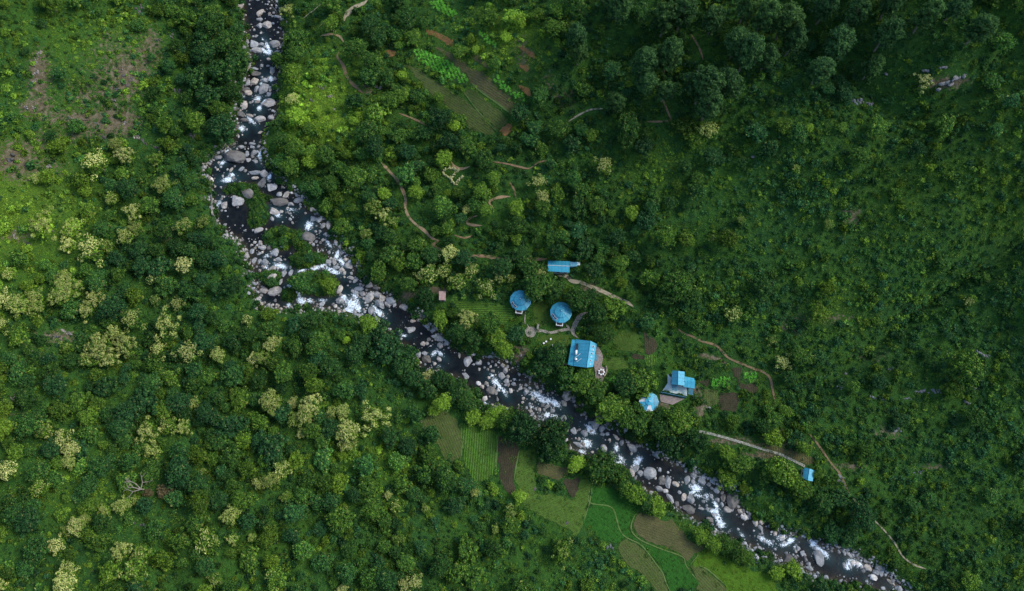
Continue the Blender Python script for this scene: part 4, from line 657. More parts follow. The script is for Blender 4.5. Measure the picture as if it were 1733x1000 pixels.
# rocks
def rock_bm(bm, rng, sub=3, flat=.62, cuts=11, c0=(0, 0, 0), sc=(1, 1, 1), rz=0.0):
    r = bmesh.ops.create_icosphere(bm, subdivisions=sub, radius=1)
    pl = [(Vector(sph(1, rng, -1)[0]), rng.uniform(.55, .88)) for _ in range(cuts)]; off = rng.rand(3)*10; ca, sa = math.cos(rz), math.sin(rz)
    for v in r['verts']:
        c = v.co.copy()
        for n_, d_ in pl:
            e = c.dot(n_)-d_
            if e > 0: c -= n_*e
        c *= 1+.07*(math.sin(c.x*3+off[0])+math.sin(c.y*3.3+off[1])+math.sin(c.z*3.7+off[2]))/2+.035*math.sin(c.x*11+off[1])*math.sin(c.y*10+off[2]); c.z *= flat
        x, y = c.x*sc[0], c.y*sc[1]; v.co = (c0[0]+x*ca-y*sa, c0[1]+x*sa+y*ca, c0[2]+c.z*sc[2])
def finish_rock(name, bm):
    me = bpy.data.meshes.new(name); bm.to_mesh(me); bm.free(); me.materials.append(ROCK); me.polygons.foreach_set('use_smooth', np.zeros(len(me.polygons), bool))
    xs = np.array([v.co[:] for v in me.vertices]); s = 1/np.abs(xs[:, :2]).max(0)
    for v in me.vertices: v.co.x *= s[0]; v.co.y *= s[1]
    return me
def rock_mesh(name, rng, sub=3, flat=.62, cuts=11):
    bm = bmesh.new(); rock_bm(bm, rng, sub, flat, cuts); return finish_rock(name, bm)
def ledge_mesh(rng):
    bm = bmesh.new(); n = rng.randint(5, 9)
    for k in range(n):
        x = -.8+1.6*(k+rng.uniform(-.3, .3))/(n-1); rock_bm(bm, rng, 2, .8, 9, (x, rng.uniform(-.45, .45), rng.uniform(-.15, .1)), (rng.uniform(.14, .36), rng.uniform(.18, .5), rng.uniform(.5, 1.0)), rng.uniform(-.4, .4))
    return finish_rock('rock', bm)
ROCKS = [rock_mesh('boulder', RS(700+i)) for i in range(12)]
LEDGES = [ledge_mesh(RS(760+i)) for i in range(8)]
libcol('cobble', [rock_mesh('cobble', RS(720+i), 2) for i in range(5)])
# ------------------------------------------------------------------ geometry-node scatter: one object per kind of uncountable growth
def scatter_group(cname):
    c, n = lib[cname]; g = bpy.data.node_groups.new('scatter_'+cname, 'GeometryNodeTree')
    g.interface.new_socket('Geometry', in_out='INPUT', socket_type='NodeSocketGeometry'); g.interface.new_socket('Geometry', in_out='OUTPUT', socket_type='NodeSocketGeometry')
    N_ = g.nodes.new; gi = N_('NodeGroupInput'); go = N_('NodeGroupOutput'); ip = N_('GeometryNodeInstanceOnPoints'); ci = N_('GeometryNodeCollectionInfo')
    ci.inputs['Collection'].default_value = c; ci.inputs['Separate Children'].default_value = True; ci.inputs['Reset Children'].default_value = True
    g.links.new(gi.outputs[0], ip.inputs['Points']); g.links.new(ci.outputs[0], ip.inputs['Instance']); ip.inputs['Pick Instance'].default_value = True
    for nm, ty, sk in (('idx', 'INT', 'Instance Index'), ('rot', 'FLOAT_VECTOR', 'Rotation'), ('scl', 'FLOAT_VECTOR', 'Scale')):
        a = N_('GeometryNodeInputNamedAttribute'); a.data_type = ty; a.inputs['Name'].default_value = nm; g.links.new([o for o in a.outputs if o.enabled][0], ip.inputs[sk])
    g.links.new(ip.outputs[0], go.inputs[0]); return g
SG = {}
def scatter(name, cname, XYZ, scl, tone, warm, label=None, cat=None, seed=0, idx=None, tilt=.12, rotz=None):
    rng = RS(seed); n = len(XYZ); me = bpy.data.meshes.new(name); me.vertices.add(n); me.vertices.foreach_set('co', np.asarray(XYZ, np.float32).ravel())
    if idx is None: idx = rng.randint(0, lib[cname][1], n)
    rot = np.stack([rng.normal(0, tilt, n), rng.normal(0, tilt, n), rng.rand(n)*6.283 if rotz is None else rotz], 1)
    scl = np.asarray(scl); scl = scl if scl.ndim == 2 else np.stack([scl*(.85+.3*rng.rand(n)), scl*(.85+.3*rng.rand(n)), scl*(.8+.4*rng.rand(n))], 1)
    for nm, ty, arr, fld in (('idx', 'INT', np.asarray(idx, np.int32), 'value'), ('rot', 'FLOAT_VECTOR', rot, 'vector'), ('scl', 'FLOAT_VECTOR', scl, 'vector'), ('tone', 'FLOAT', tone, 'value'), ('warm', 'FLOAT', warm, 'value')):
        a = me.attributes.new(nm, ty, 'POINT'); a.data.foreach_set(fld, np.ascontiguousarray(arr, np.int32 if ty == 'INT' else np.float32).ravel())
    o = kind(obj(name, me), 'stuff')
    if label: tag(o, label, cat)
    if cname not in SG: SG[cname] = scatter_group(cname)
    md = o.modifiers.new('scatter', 'NODES'); md.node_group = SG[cname]; return o
# ------------------------------------------------------------------ labels that single a thing out
def where(px, py):
    z = [(545, 180, 75, 'in the bright clearing east of the river'), (800, 150, 110, 'by the upper terraced fields'), (700, 330, 110, 'near the winding dirt trail'),
         (900, 500, 60, 'around the two round huts'), (985, 610, 55, 'beside the large blue-roofed house'), (1140, 655, 70, 'by the L-shaped blue house'), (1367, 800, 60, 'near the small blue shed'),
         (1250, 690, 70, 'by the vegetable plots'), (860, 830, 130, 'below the lower fields'), (1150, 930, 150, 'by the lower riverside fields')]
    for x, y, r, t in z:
        if math.hypot(px-x, py-y) < r: return t
    lx = np.interp(py, [0, 300, 520, 640, 750, 1000], [430, 400, 560, 790, 980, 1500])
    if px < lx: return 'on the upper left slope' if py < 330 else 'on the left bank' if py < 560 else 'in the lower left forest'
    if py < 260: return 'on the upper right hillside' if px > 1000 else 'on the upper right bank'
    return 'on the right hillside' if px > 1100 else 'on the right bank'
SEEN = set()
ONES = 'zero one two three four five six seven eight nine ten eleven twelve thirteen fourteen fifteen sixteen seventeen eighteen nineteen'.split()
TENS = 'x x twenty thirty forty fifty sixty seventy eighty ninety'.split()
def words(n):
    n = max(0, min(99, int(round(n)))); return ONES[n] if n < 20 else TENS[n//10]+('-'+ONES[n % 10] if n % 10 else '')
LMK = [(785,112,34,'the upper maize plot'),(835,140,30,'the long brown terrace'),(760,170,30,'the stubble terrace'),(855,220,16,'the square red plot'),(745,62,24,'the red earth patch'),(862,152,22,'the narrow maize strip'),(750,12,24,'the topmost maize rows'),(768,297,22,'the stone ruin'),(785,282,18,'the short trail bend'),(682,323,26,'the long pale trail'),(738,408,16,'the trail junction'),(800,374,20,'the hairpin trail bend'),
(955,451,30,'the long blue shed'),(881,507,26,'the western round hut'),(950,527,26,'the eastern round hut'),(985,598,34,'the large blue house'),(1018,630,18,'the stool ring'),(1155,645,30,'the L-shaped house'),(1098,679,24,'the round pavilion'),(1368,803,24,'the small blue shed'),(748,500,20,'the brown-roofed hut'),(815,525,34,'the terraced lawn'),(935,590,24,'the stool lawn'),(1010,490,28,'the pale earth path'),(1265,640,24,'the eastern crop plot'),(1232,680,24,'the lone dark plot'),(1215,585,28,'the tan bank'),(1305,650,22,'the curving eastern trail'),(1270,752,40,'the long stone path'),
(755,740,34,'the westernmost lower field'),(812,765,34,'the green row field'),(860,780,26,'the narrow ploughed field'),(935,860,40,'the olive field'),(968,822,18,'the small ploughed patch'),(1030,880,40,'the bright grass meadow'),(1125,910,44,'the large ploughed field'),(1090,955,30,'the lower brown field'),(1240,965,44,'the lime meadow'),(1510,905,40,'the far right path'),(1590,138,34,'the long rock ledge'),(1465,175,20,'the small rock ledge'),(1663,600,20,'the blue-grey outcrop'),(545,200,44,'the bright clearing'),(540,95,28,'the upper clearing'),(570,62,20,'the hooked path'),(598,130,24,'the upper brown path'),(600,14,22,'the pale rock at the top'),(235,830,24,'the bare dead tree'),(358,330,22,'the retaining wall'),(210,130,34,'the brown rock outcrop'),(70,140,34,'the rocky streak'),(130,200,40,'the thin stony ledge'),(1565,136,16,'the ledge blossom tree')]
def there(px, py, lead, extra=2):
    """lead + a place no other label has"""
    best = sorted(((math.hypot(px-x, py-y)/r, x, y, r, n) for x, y, r, n in LMK))[:3]
    for d, x, y, r, n in best:
        if d > 2.6 or math.hypot(px-x, py-y) < 4: continue
        dx, dy = px-x, py-y; a = math.degrees(math.atan2(-dy, dx)) % 360
        dr = ['right of', 'above right of', 'above', 'above left of', 'left of', 'below left of', 'below', 'below right of'][int((a+22.5)//45) % 8]
        for s in ('%s %s %s' % (lead, 'close' if d < 1.5 else 'farther', dr+' '+n),):
            if s not in SEEN and len(s.split()) <= 16: SEEN.add(s); return s
    for k in range(12):
        s = '%s %s, %s percent across, %s percent down' % (lead, where(px, py), words(px/17.33+[0, 0, .6, -.6][k % 4]), words(py/10+(k//4)*.6))
        if len(s.split()) > 16: s = '%s, %s percent across, %s percent down' % (lead, words(px/17.33+[0, 0, .6, -.6][k % 4]), words(py/10+(k//4)*.6))
        if s not in SEEN: SEEN.add(s); return s
    return s
def sizew(w_): return 'small' if w_ < 20 else 'medium' if w_ < 32 else 'large'
def colw(t, wm):
    if wm > .8 and t > 1.25: return 'lime green'
    if wm > .6: return 'bright green' if t > 1.1 else 'olive green'
    if wm < .18: return 'blue-green'
    return 'dark green' if t < 1 else 'mid green'
PLACED = []       # x, y, radius of tree crowns
def put_tree(nm, var, px, py, wpx, tone, warm, rng, cat, group, label, third=None):
    R, hc = var[2], var[3]; X, Y, zg = P(px, py, 0.0); dist = math.sqrt((X-CAMP[0])**2+(Y-CAMP[1])**2+(zg-CAMP[2])**2)*1.0
    dep = -((Y-CAMP[1])*(-SA)+(zg-CAMP[2])*CA); s = wpx*dep/FPX/2/R
    X, Y, zg = P(px, py, hc*s*.9); X, Y, zg = float(X), float(Y), float(zg)
    t = thing(nm, label, cat, (X, Y, zg-.1), rng.uniform(0, 6.28), group); k_ = rng.uniform(.86, 1.16); t.scale = (s*k_, s/k_, s*rng.uniform(.85, 1.15))
    c = obj('crown', var[0], t); c['tone'] = float(tone); c['warm'] = float(max(warm, .1)); obj('trunk', var[1], t)
    if third is not None: f = obj('blossoms', third, t); f['tone'] = float(rng.uniform(.7, 1.2)); f['warm'] = float(rng.uniform(0, .9))
    PLACED.append((X, Y, R*s)); return t
# ------------------------------------------------------------------ buildings
def blue_metal(name, c1, c2, ang, fade=.25):
    m = new_mat(name); b = NB(m); p = b.pos(); mp = b.n('ShaderNodeMapping', Vector=p, Rotation=(0, 0, ang))
    wv = b.n('ShaderNodeTexWave', Vector=mp.outputs[0], Scale=1.35, Distortion=0.0); sh = b.n('ShaderNodeTexWave', Vector=mp.outputs[0], Scale=.33, Distortion=0.0)
    nz = b.noise(.9, p, 5, .7); n2 = b.noise(5, p, 3, .7)
    c = b.mix(b.ramp(nz, [(.35, (0,)), (.7, (1,))]), c1, c2)
    c = b.mix(b.math('MULTIPLY', b.ramp(sh.outputs[0], [(0, (1,)), (.06, (0,))]), .55), c, tuple(q*.35 for q in c1))
    c = b.mix(b.math('MULTIPLY', b.ramp(n2, [(.52, (0,)), (.72, (1,))]), fade), c, (.16, .30, .36))
    c = b.mix(b.math('MULTIPLY', b.ramp(b.noise(1.7, p, 4, .8), [(.6, (0,)), (.72, (1,))]), .35), c, (.05, .09, .09))
    b.finish(b.princ(c, .42, b.bump(wv.outputs[0], .5, .05), .45)); return m
BL = [blue_metal('blue_metal_roof_shaded', (.012, .150, .225), (.022, .20, .285), a) for a in (.06, 1.63)]  # darker copy of the roof metal: shade of slopes facing away painted in
BL_LIT = [blue_metal('blue_metal_roof_lit', (.025, .245, .34), (.04, .30, .40), a, .3) for a in (.06, 1.63)]  # same metal lightened for sunlit slopes; also lean-to, caps and pavilion
TEAL = blue_metal('teal_metal_roof', (.010, .085, .12), (.022, .12, .16), 1.6)
ROUND = simple('round_roof_metal', (.028, .205, .28), (.05, .28, .365), 1.3, .45, .1, .05, .4)
ROUNDP = simple('faded_roof_metal', (.07, .28, .37), (.10, .32, .41), 2.4, .5, .1, .05, .4)
SEAM = simple('roof_seam', (.018, .14, .22), (.03, .19, .28), 2)
WALLB = simple('blue_wall_paint', (.10, .28, .36), (.16, .36, .44), 2, .8)
WALLW = simple('white_wall_paint', (.36, .38, .38), (.48, .50, .49), 1.5, .8)
DGLASS = simple('dark_glass', (.012, .015, .02), (.03, .035, .04), 1, .15, 0, .01, .5)
WHITE = simple('white_plastic', (.55, .55, .54), (.68, .68, .66), 4, .5, .05, .02)
GREYC = simple('concrete', (.12, .12, .10), (.22, .21, .18), 1.8)
PATIO = simple('patio_concrete', (.32, .41, .39), (.46, .54, .51), 1.3)
WOODD = simple('dark_wood', (.07, .05, .04), (.13, .09, .07), 4)
STONE = simple('rough_stone', (.16, .14, .10), (.34, .30, .20), 2.2, .95, .9, .2)
def atz(px, py, z):
    dx, dy, dz = ray(px, py); t = (z-CAMP[2])/dz; return Vector((float(CAMP[0]+t*dx), float(CAMP[1]+t*dy), z))
BFOOT = []
def base(nm, label, cat, px, py, h=3):
    X, Y, zg = P(px, py, h); zg = float(zg); t = thing(nm, label, cat, (float(X), float(Y), zg)); o = Vector((float(X), float(Y), zg))
    def q(x, y, hh): return atz(x, y, zg+hh)-o
    return t, q, o
def foot(o, pts, grow=.3):
    L = [(o.x+p_.x, o.y+p_.y) for p_ in pts]; mask_poly(MASK, L, grow)
def walls(t, poly, h0, h1, mat, inset=.35, name='wall'):
    c = sum(poly, Vector())/len(poly); L = []
    for p_ in poly:
        d = Vector((p_.x-c.x, p_.y-c.y)); d = d*(1-inset/max(d.length, .1)); L.append((c.x+d.x, c.y+d.y))
    if sum(L[i][0]*L[(i+1) % len(L)][1]-L[(i+1) % len(L)][0]*L[i][1] for i in range(len(L))) < 0: L = L[::-1]
    MB().prism(L, h0, h1).build(name, mat, t); return L
def openings(t, L, side, n, h0, h1, wd, nm='window', mat=None):
    a, b_ = Vector(L[side]), Vector(L[(side+1) % len(L)]); d = (b_-a); ln = d.length; d.normalize(); nn = Vector((d.y, -d.x))
    for i in range(n):
        c = a+d*ln*(i+.5)/n
        def bx(hw, e0, e1, z0, z1):
            m_ = MB(); q = [c-d*hw+nn*e0, c+d*hw+nn*e0, c+d*hw+nn*e1, c-d*hw+nn*e1]
            if (q[1]-q[0]).cross(q[2]-q[0]) < 0: q = q[::-1]
            return m_.prism([(v.x, v.y) for v in q], z0, z1)
        f = bx(wd/2+.07, -.05, .035, h0-.07, h1+.07).build('frame' if nm == 'window_x' else nm, WHITE, t)
        bx(wd/2, -.04, .05, h0, h1).build('pane' if nm == 'window' else 'door_leaf', mat or DGLASS, f)
def roof(t, P4, mat, name='roof_panel', th=.07): return MB().slab(P4, th).build(name, mat, t)
# the large house
t, q, o = base('large_house', 'largest blue-roofed house with white pipes on its roof, beside the lawn and cobbled yard', 'house', 985, 598)
e = [q(974.8, 574, 3.35), q(999.5, 577, 4.5), q(993, 622, 4.5), q(970.6, 619, 3.35)]; roof(t, e, BL[1])
roof(t, [q(968, 574.5, 2.9), q(974.4, 575, 3.2), q(970.2, 619.5, 3.2), q(961, 616.4, 2.6)], BL_LIT[1])
roof(t, [q(999.8, 577, 4.49), q(1010, 582, 3.4), q(1004, 620.5, 3.4), q(993.4, 622, 4.49)], BL_LIT[1])
roof(t, [q(1005.5, 599.5, 2.7), q(1013, 600.5, 2.5), q(1011.5, 611, 2.5), q(1004, 609.5, 2.7)], TEAL)
MB().tube(q(999.6, 577, 4.53), q(993.2, 622, 4.53), .09, .09, 6).build('ridge_cap', BL_LIT[0], t)
L = walls(t, [q(968, 575, 2.8), q(1009, 582, 2.8), q(1003.5, 620.5, 2.8), q(962, 616.5, 2.8)], -1.2, 2.45, WALLW, .45)
walls(t, [q(974, 576, 3.3), q(1005, 580, 3.3), q(1000, 619.5, 3.3), q(970, 617.5, 3.3)], 2.4, 3.28, WALLW, .6, 'upper_wall')
for s in range(4): openings(t, L, s, 3, .6, 1.7, 1.0)
openings(t, L, 1 if len(L) > 1 else 0, 1, -.2, 1.9, .9, 'door', WOODD)
for i, (x, y) in enumerate([(1004, 586), (1003, 592), (1001.5, 598), (1000, 604), (999.5, 610), (998, 616)]):   # things stored along the east slope
    tt = q(x, y, 4.12-.02*i); m_ = MB(); m_.box(tt.x-.28, tt.x+.28, tt.y-.22, tt.y+.2, tt.z-.3, tt.z+.10); f = m_.build('stored_box', WHITE, t)
    MB().box(tt.x-.2, tt.x+.2, tt.y-.15, tt.y+.13, tt.z+.1, tt.z+.125).build('pane', [DGLASS, WALLB][i % 2], f)  # pane here is only the coloured top of a stored box
foot(o, e+[q(1010, 582, 3), q(1004, 621, 3), q(961, 617, 2.6), q(968, 575, 2.6)], .2)
def onroof(x, y, h): v = q(x, y, h)+o; return v
c = onroof(976, 596, 3.62); hx = thing('solar_water_heater', 'solar water heater with dark panel and white tank on the large house roof', 'water heater', tuple(c))
MB().slab([(-.25, .6, .1), (.35, .6, .3), (.45, 2.3, .45), (-.15, 2.3, .25)], .08).build('collector_panel', DGLASS, hx)
m_ = MB(); m_.tube((-.25, -.7, .45), (-.12, .45, .5), .3, .3, 10); m_.build('tank', WHITE, hx, True)
[MB().tube((x, y, -.3), (x, y, .3), .03, .03, 5).build('leg', GREYC, hx) for x, y in ((-.2, -.5), (-.1, .3), (-.05, .8), (.3, 2.1), (.3, -.3))]
for a_, b2 in (((973, 605.5), (982.5, 598)), ((976, 612), (984, 606.5))):
    tag(MB().tube(onroof(*a_, 3.75), onroof(*b2, 4.25), .05, .05, 6).build('roof_pipe', WHITE), 'white pipe lying slanted on the large house roof, %s of the two' % ('upper' if a_[0] == 973 else 'lower'), 'pipe', 'pipes on the large house roof')
c = onroof(974.5, 608.5, 3.6); bt = thing('water_drum', 'small white drum between the two pipes on the large house roof', 'drum', tuple(c)); MB().tube((-.3, 0, .3), (.3, .1, .3), .26, .26, 10).build('drum_body', WHITE, bt, True); MB().tube((.3, .1, .3), (.36, .12, .3), .12, .12, 8).build('cap', DGLASS, bt)
MB().box(-.25, .25, -.2, .25, -.15, .07).build('cradle', GREYC, bt)
# long shed
t, q, o = base('long_shed', 'long blue gabled shed with a low eastern extension, behind the round huts', 'shed', 950, 451)
roof(t, [q(927.5, 441, 2.5), q(964.6, 442, 2.5), q(964.2, 450.3, 3.35), q(927, 448.6, 3.35)], BL[0]); roof(t, [q(927, 448.8, 3.34), q(964.2, 450.5, 3.34), q(963.8, 461, 2.5), q(927.5, 459, 2.5)], BL_LIT[0])
roof(t, [q(964.9, 443, 2.35), q(976.6, 443.3, 2.35), q(976.6, 450.6, 2.2), q(964.9, 450.8, 2.2)], BL[0]); roof(t, [q(976.8, 443.2, 2.25), q(981.6, 443.6, 2.25), q(981.6, 448.6, 2.1), q(976.8, 448.8, 2.1)], PATIO)
MB().tube(q(927, 448.7, 3.38), q(964.2, 450.4, 3.38), .08, .08, 6).build('ridge_cap', WALLW, t)
fp = [q(927.5, 441, 2.5), q(964.6, 442, 2.5), q(963.8, 460, 2.5), q(927.5, 458, 2.5)]; L = walls(t, fp, -1.2, 2.42, WALLW, .3)
for s in range(4): openings(t, L, s, 3 if s % 2 == 0 else 1, .7, 1.6, .8)
walls(t, [q(964.9, 443.5, 2.2), q(976, 443.8, 2.2), q(976, 450, 2.2), q(964.9, 450, 2.2)], -1.2, 2.15, WALLB, .15, 'side_wall')
foot(o, fp+[q(982, 449, 2), q(982, 443, 2)][::-1], .3)
# round huts
def hut(px, py, r, label, faded, ph):
    t, q, o = base('round_hut', label, 'hut', px, py, 4.0); t['group'] = 'round huts'; n = 12; k = r/3.1
    A = lambda i, rr, h: (rr*k*math.cos(ph+2*math.pi*i/n), rr*k*math.sin(ph+2*math.pi*i/n), h)
    for i in range(n): MB().slab([A(i, 3.1, 2.55), A(i+1, 3.1, 2.55), A(i+1, 1.65, 3.3), A(i, 1.65, 3.3)], .05).build('roof_panel', ROUNDP if i in faded else ROUND, t)
    [MB().tube(A(i, 3.12, 2.57), A(i, 1.6, 3.33), .026, .026, 4).build('rib', SEAM, t) for i in range(n)]
    m_ = MB(); [m_.add([A(i, 1.62, 3.2), A(i+1, 1.62, 3.2), A(i+1, 1.62, 3.48), A(i, 1.62, 3.48)], [(0, 1, 2, 3)]) for i in range(n)]; m_.build('roof_collar', SEAM, t)
    m_ = MB(); V = [A(i, 1.78, 3.46) for i in range(n)]+[(0, 0, 4.2)]; m_.add(V, [(i, (i+1) % n, n) for i in range(n)]); m_.build('upper_roof', ROUND, t)
    m_ = MB(); [m_.tube(A(i, 1.8, 3.45), A(i+1, 1.8, 3.45), .055, .055, 5) for i in range(n)]; m_.build('rim_shadow_ring', SEAM, t)  # dark ring added to draw the shadow line under the upper roof rim
    [MB().tube(A(i, 1.78, 3.49), (0, 0, 4.22), .025, .025, 4).build('upper_rib', SEAM, t) for i in range(n)]; MB().ball((0, 0, 4.25), .14, .14, .14).build('finial', WALLW, t)
    MB().prism([A(i, 2.75, 0)[:2] for i in range(n)], -1.0, 2.6).build('wall', WALLB, t)
    for a in (205, 228, 320, 20, 60, 110, 150):
        a = R_(a); d = Vector((math.cos(a), math.sin(a), 0)); s = Vector((-d.y, d.x, 0)); c = d*2.78*k
        f = MB().slab([c-s*.5+Vector((0, 0, .8)), c+s*.5+Vector((0, 0, .8)), c+s*.5+Vector((0, 0, 2)), c-s*.5+Vector((0, 0, 2))], .08).build('window', WHITE, t)
        c = d*2.83*k; MB().slab([c-s*.42+Vector((0, 0, .88)), c+s*.42+Vector((0, 0, .88)), c+s*.42+Vector((0, 0, 1.92)), c-s*.42+Vector((0, 0, 1.92))], .06).build('pane', DGLASS, f)
    for a in (206, 229):      # dark roof lights above the south-west windows
        a = R_(a); d = Vector((math.cos(a), math.sin(a), 0)); s = Vector((-d.y, d.x, 0)); u = Vector((0, 0, 1))
        c0 = d*2.72*k+u*2.86; c1 = d*2.2*k+u*3.12
        f = MB().slab([c0-s*.55, c0+s*.55, c1+s*.5, c1-s*.5], .08).build('roof_light', WALLW, t); u2 = u*.03
        c0 = d*2.65*k+u2+u*2.895; c1 = d*2.3*k+u2+u*3.07; MB().slab([c0-s*.46, c0+s*.46, c1+s*.42, c1-s*.42], .04).build('pane', DGLASS, f)
    a = R_(262); d = Vector((math.cos(a), math.sin(a), 0)); s = Vector((-d.y, d.x, 0)); c = d*2.75*k
    pts = [c-s*.85, c+s*.85, c+s*.85+d*.9, c-s*.85+d*.9]; MB().slab([v+Vector((0, 0, 1.3)) for v in pts], 1.6).build('porch', WOODD, t)
    m_ = MB(); E = [pts[0], pts[3], pts[2], pts[1]]
    for a_, b2 in zip(E[:-1], E[1:]): m_.tube(a_+Vector((0, 0, 2.0)), b2+Vector((0, 0, 2.0)), .09, .09, 5); m_.tube(a_+Vector((0, 0, 1.3)), a_+Vector((0, 0, 2.0)), .07, .07, 5)
    m_.build('railing', WHITE, t); mask_poly(MASK, [(o.x+A(i, 3.3, 0)[0], o.y+A(i, 3.3, 0)[1]) for i in range(n)], .3)
hut(881, 505.5, 2.95, 'western round hut with turquoise two-tier roof and white porch', (10, 11, 0), .1)
hut(950, 526, 3.0, 'eastern round hut with turquoise two-tier roof, where the stone paths meet', (0,), .3)
# L-shaped house with terrace
t, q, o = base('l_shaped_house', 'L-shaped light blue house on a pale terrace above the vegetable plots', 'house', 1155, 645)
roof(t, [q(1138.2, 626.6, 2.9), q(1148, 627.8, 3.8), q(1147.4, 651.2, 3.8), q(1136.8, 650.2, 2.9)], BL[1]); roof(t, [q(1148.2, 627.8, 3.79), q(1158.7, 629, 2.95), q(1158.2, 652.8, 2.95), q(1147.6, 651.2, 3.79)], BL_LIT[1])
roof(t, [q(1159, 637, 2.5), q(1174.5, 640, 2.5), q(1176.9, 646, 3.1), q(1158.5, 645, 3.1)], BL_LIT[0]); roof(t, [q(1158.5, 645.2, 3.09), q(1176.9, 646.2, 3.09), q(1175.6, 657.6, 2.5), q(1157, 654.5, 2.5)], BL_LIT[0])
roof(t, [q(1137.4, 650.8, 2.3), q(1146.2, 651.6, 2.3), q(1145.2, 661.6, 2.0), q(1137.2, 660.6, 2.0)], TEAL, 'awning'); roof(t, [q(1165.5, 657, 2.2), q(1173.4, 658, 2.2), q(1172.6, 668.8, 1.9), q(1165, 666.8, 1.9)], TEAL, 'awning')
[MB().tube(q(x, y, -.5), q(x, y, 1.95), .06, .06, 5).build('post', WHITE, t) for x, y in ((1138, 660), (1144.6, 661), (1165.8, 666.4), (1172, 668))]
MB().tube(q(1148.1, 627.8, 3.83), q(1147.5, 651.2, 3.83), .08, .08, 6).build('ridge_cap', BL_LIT[0], t)
L = walls(t, [q(1138, 627.5, 2.9), q(1158.5, 630, 2.9), q(1158, 652, 2.9), q(1137, 650, 2.9)], -1.0, 2.85, WALLW, .3); [openings(t, L, s, 2, .8, 1.8, .9) for s in range(4)]
L = walls(t, [q(1158.5, 638, 2.5), q(1175, 641, 2.5), q(1175, 656.5, 2.5), q(1158, 654, 2.5)], -1.0, 2.42, WALLW, .3, 'side_wall'); [openings(t, L, s, 1, .8, 1.7, .9) for s in range(4)]
pl = [q(1130, 633, .35), q(1137, 640, .35), q(1138, 650, .35), q(1162, 655, .35), q(1163, 670, .35), q(1121.5, 661, .35), q(1130, 648, .35)]
tp = MB().prism([(v.x, v.y) for v in pl][::-1], -1.4, .3).build('terrace_floor', PATIO, t)
foot(o, [q(1130, 630, 1), q(1138, 626, 3), q(1159, 629, 3), q(1178, 640, 3), q(1176, 658, 2), q(1172, 669, 1), q(1160, 674, .3), q(1117, 664, .3)], .3)
ft = thing('terrace_railing', 'teal railing along the south edge of the pale house terrace', 'railing', tuple(o))
a_, b2 = q(1117.5, 664, .35), q(1160, 673, .35); m_ = MB(); m_.tube(a_+Vector((0, 0, 1)), b2+Vector((0, 0, 1)), .07, .07, 6); m_.tube(a_+Vector((0, 0, .5)), b2+Vector((0, 0, .5)), .05, .05, 5); m_.build('rail', TEAL, ft)
for i in range(9): v = a_.lerp(b2, i/8); MB().tube(v-Vector((0, 0, .9)), v+Vector((0, 0, 1)), .05, .05, 5).build('post', TEAL, ft)
MB().slab([a_+Vector((0, 0, .25)), b2+Vector((0, 0, .25)), b2+Vector((.05, -.3, -.9)), a_+Vector((.05, -.3, -.9))], .1).build('panel', TEAL, ft)
for i, (x, y) in enumerate([(1125, 663), (1130, 664), (1149, 668), (1153, 669)]):
    v = q(x, y, .3)+o; pt = thing('potted_plant', 'potted plant on the pale terrace, %s from the west along its railing' % ('first', 'second', 'third', 'fourth')[i], 'plant', tuple(v), 0, 'potted plants on the terrace')
    MB().tube((0, 0, 0), (0, 0, .35), .16, .22, 8).build('pot', STONE, pt); cr = obj('foliage', lib['bush'][0].objects[1].data, pt, (0, 0, .3)); cr.scale = (.42,)*3; cr['tone'] = 1.2; cr['warm'] = .4
# round pavilion, partly stripped
t, q, o = base('round_pavilion', 'small round blue pavilion with white broken roof panels between riverside trees', 'pavilion', 1099, 679)
n = 10
for i in range(n):
    a, a2 = 2*math.pi*i/n, 2*math.pi*(i+1)/n; rr = 2.6
    MB().slab([(rr*math.cos(a), rr*math.sin(a), 2.45), (rr*math.cos(a2), rr*math.sin(a2), 2.45), (.95*math.cos(a2), .95*math.sin(a2), 2.85), (.95*math.cos(a), .95*math.sin(a), 2.85)], .05).build('roof_panel', WALLW if i in (4, 7) else (BL_LIT[0] if i % 3 else BL[0]), t)
m_ = MB(); m_.add([(1.05*math.cos(2*math.pi*i/n), 1.05*math.sin(2*math.pi*i/n), 3.0) for i in range(n)]+[(0, 0, 3.35)], [(i, (i+1) % n, n) for i in range(n)]); m_.build('upper_roof', BL_LIT[0], t); MB().ball((0, 0, 3.4), .2, .2, .16).build('finial', WALLW, t)
[MB().tube((2.4*math.cos(2*math.pi*i/n), 2.4*math.sin(2*math.pi*i/n), -.8), (2.4*math.cos(2*math.pi*i/n), 2.4*math.sin(2*math.pi*i/n), 2.5), .08, .08, 6).build('post', WHITE, t) for i in range(n)]
MB().prism([(2.3*math.cos(2*math.pi*i/n), 2.3*math.sin(2*math.pi*i/n)) for i in range(n)], -.8, .9).build('low_wall', WALLB, t); mask_poly(MASK, [(o.x+2.9*math.cos(i), o.y+2.9*math.sin(i)) for i in range(6)], .2)
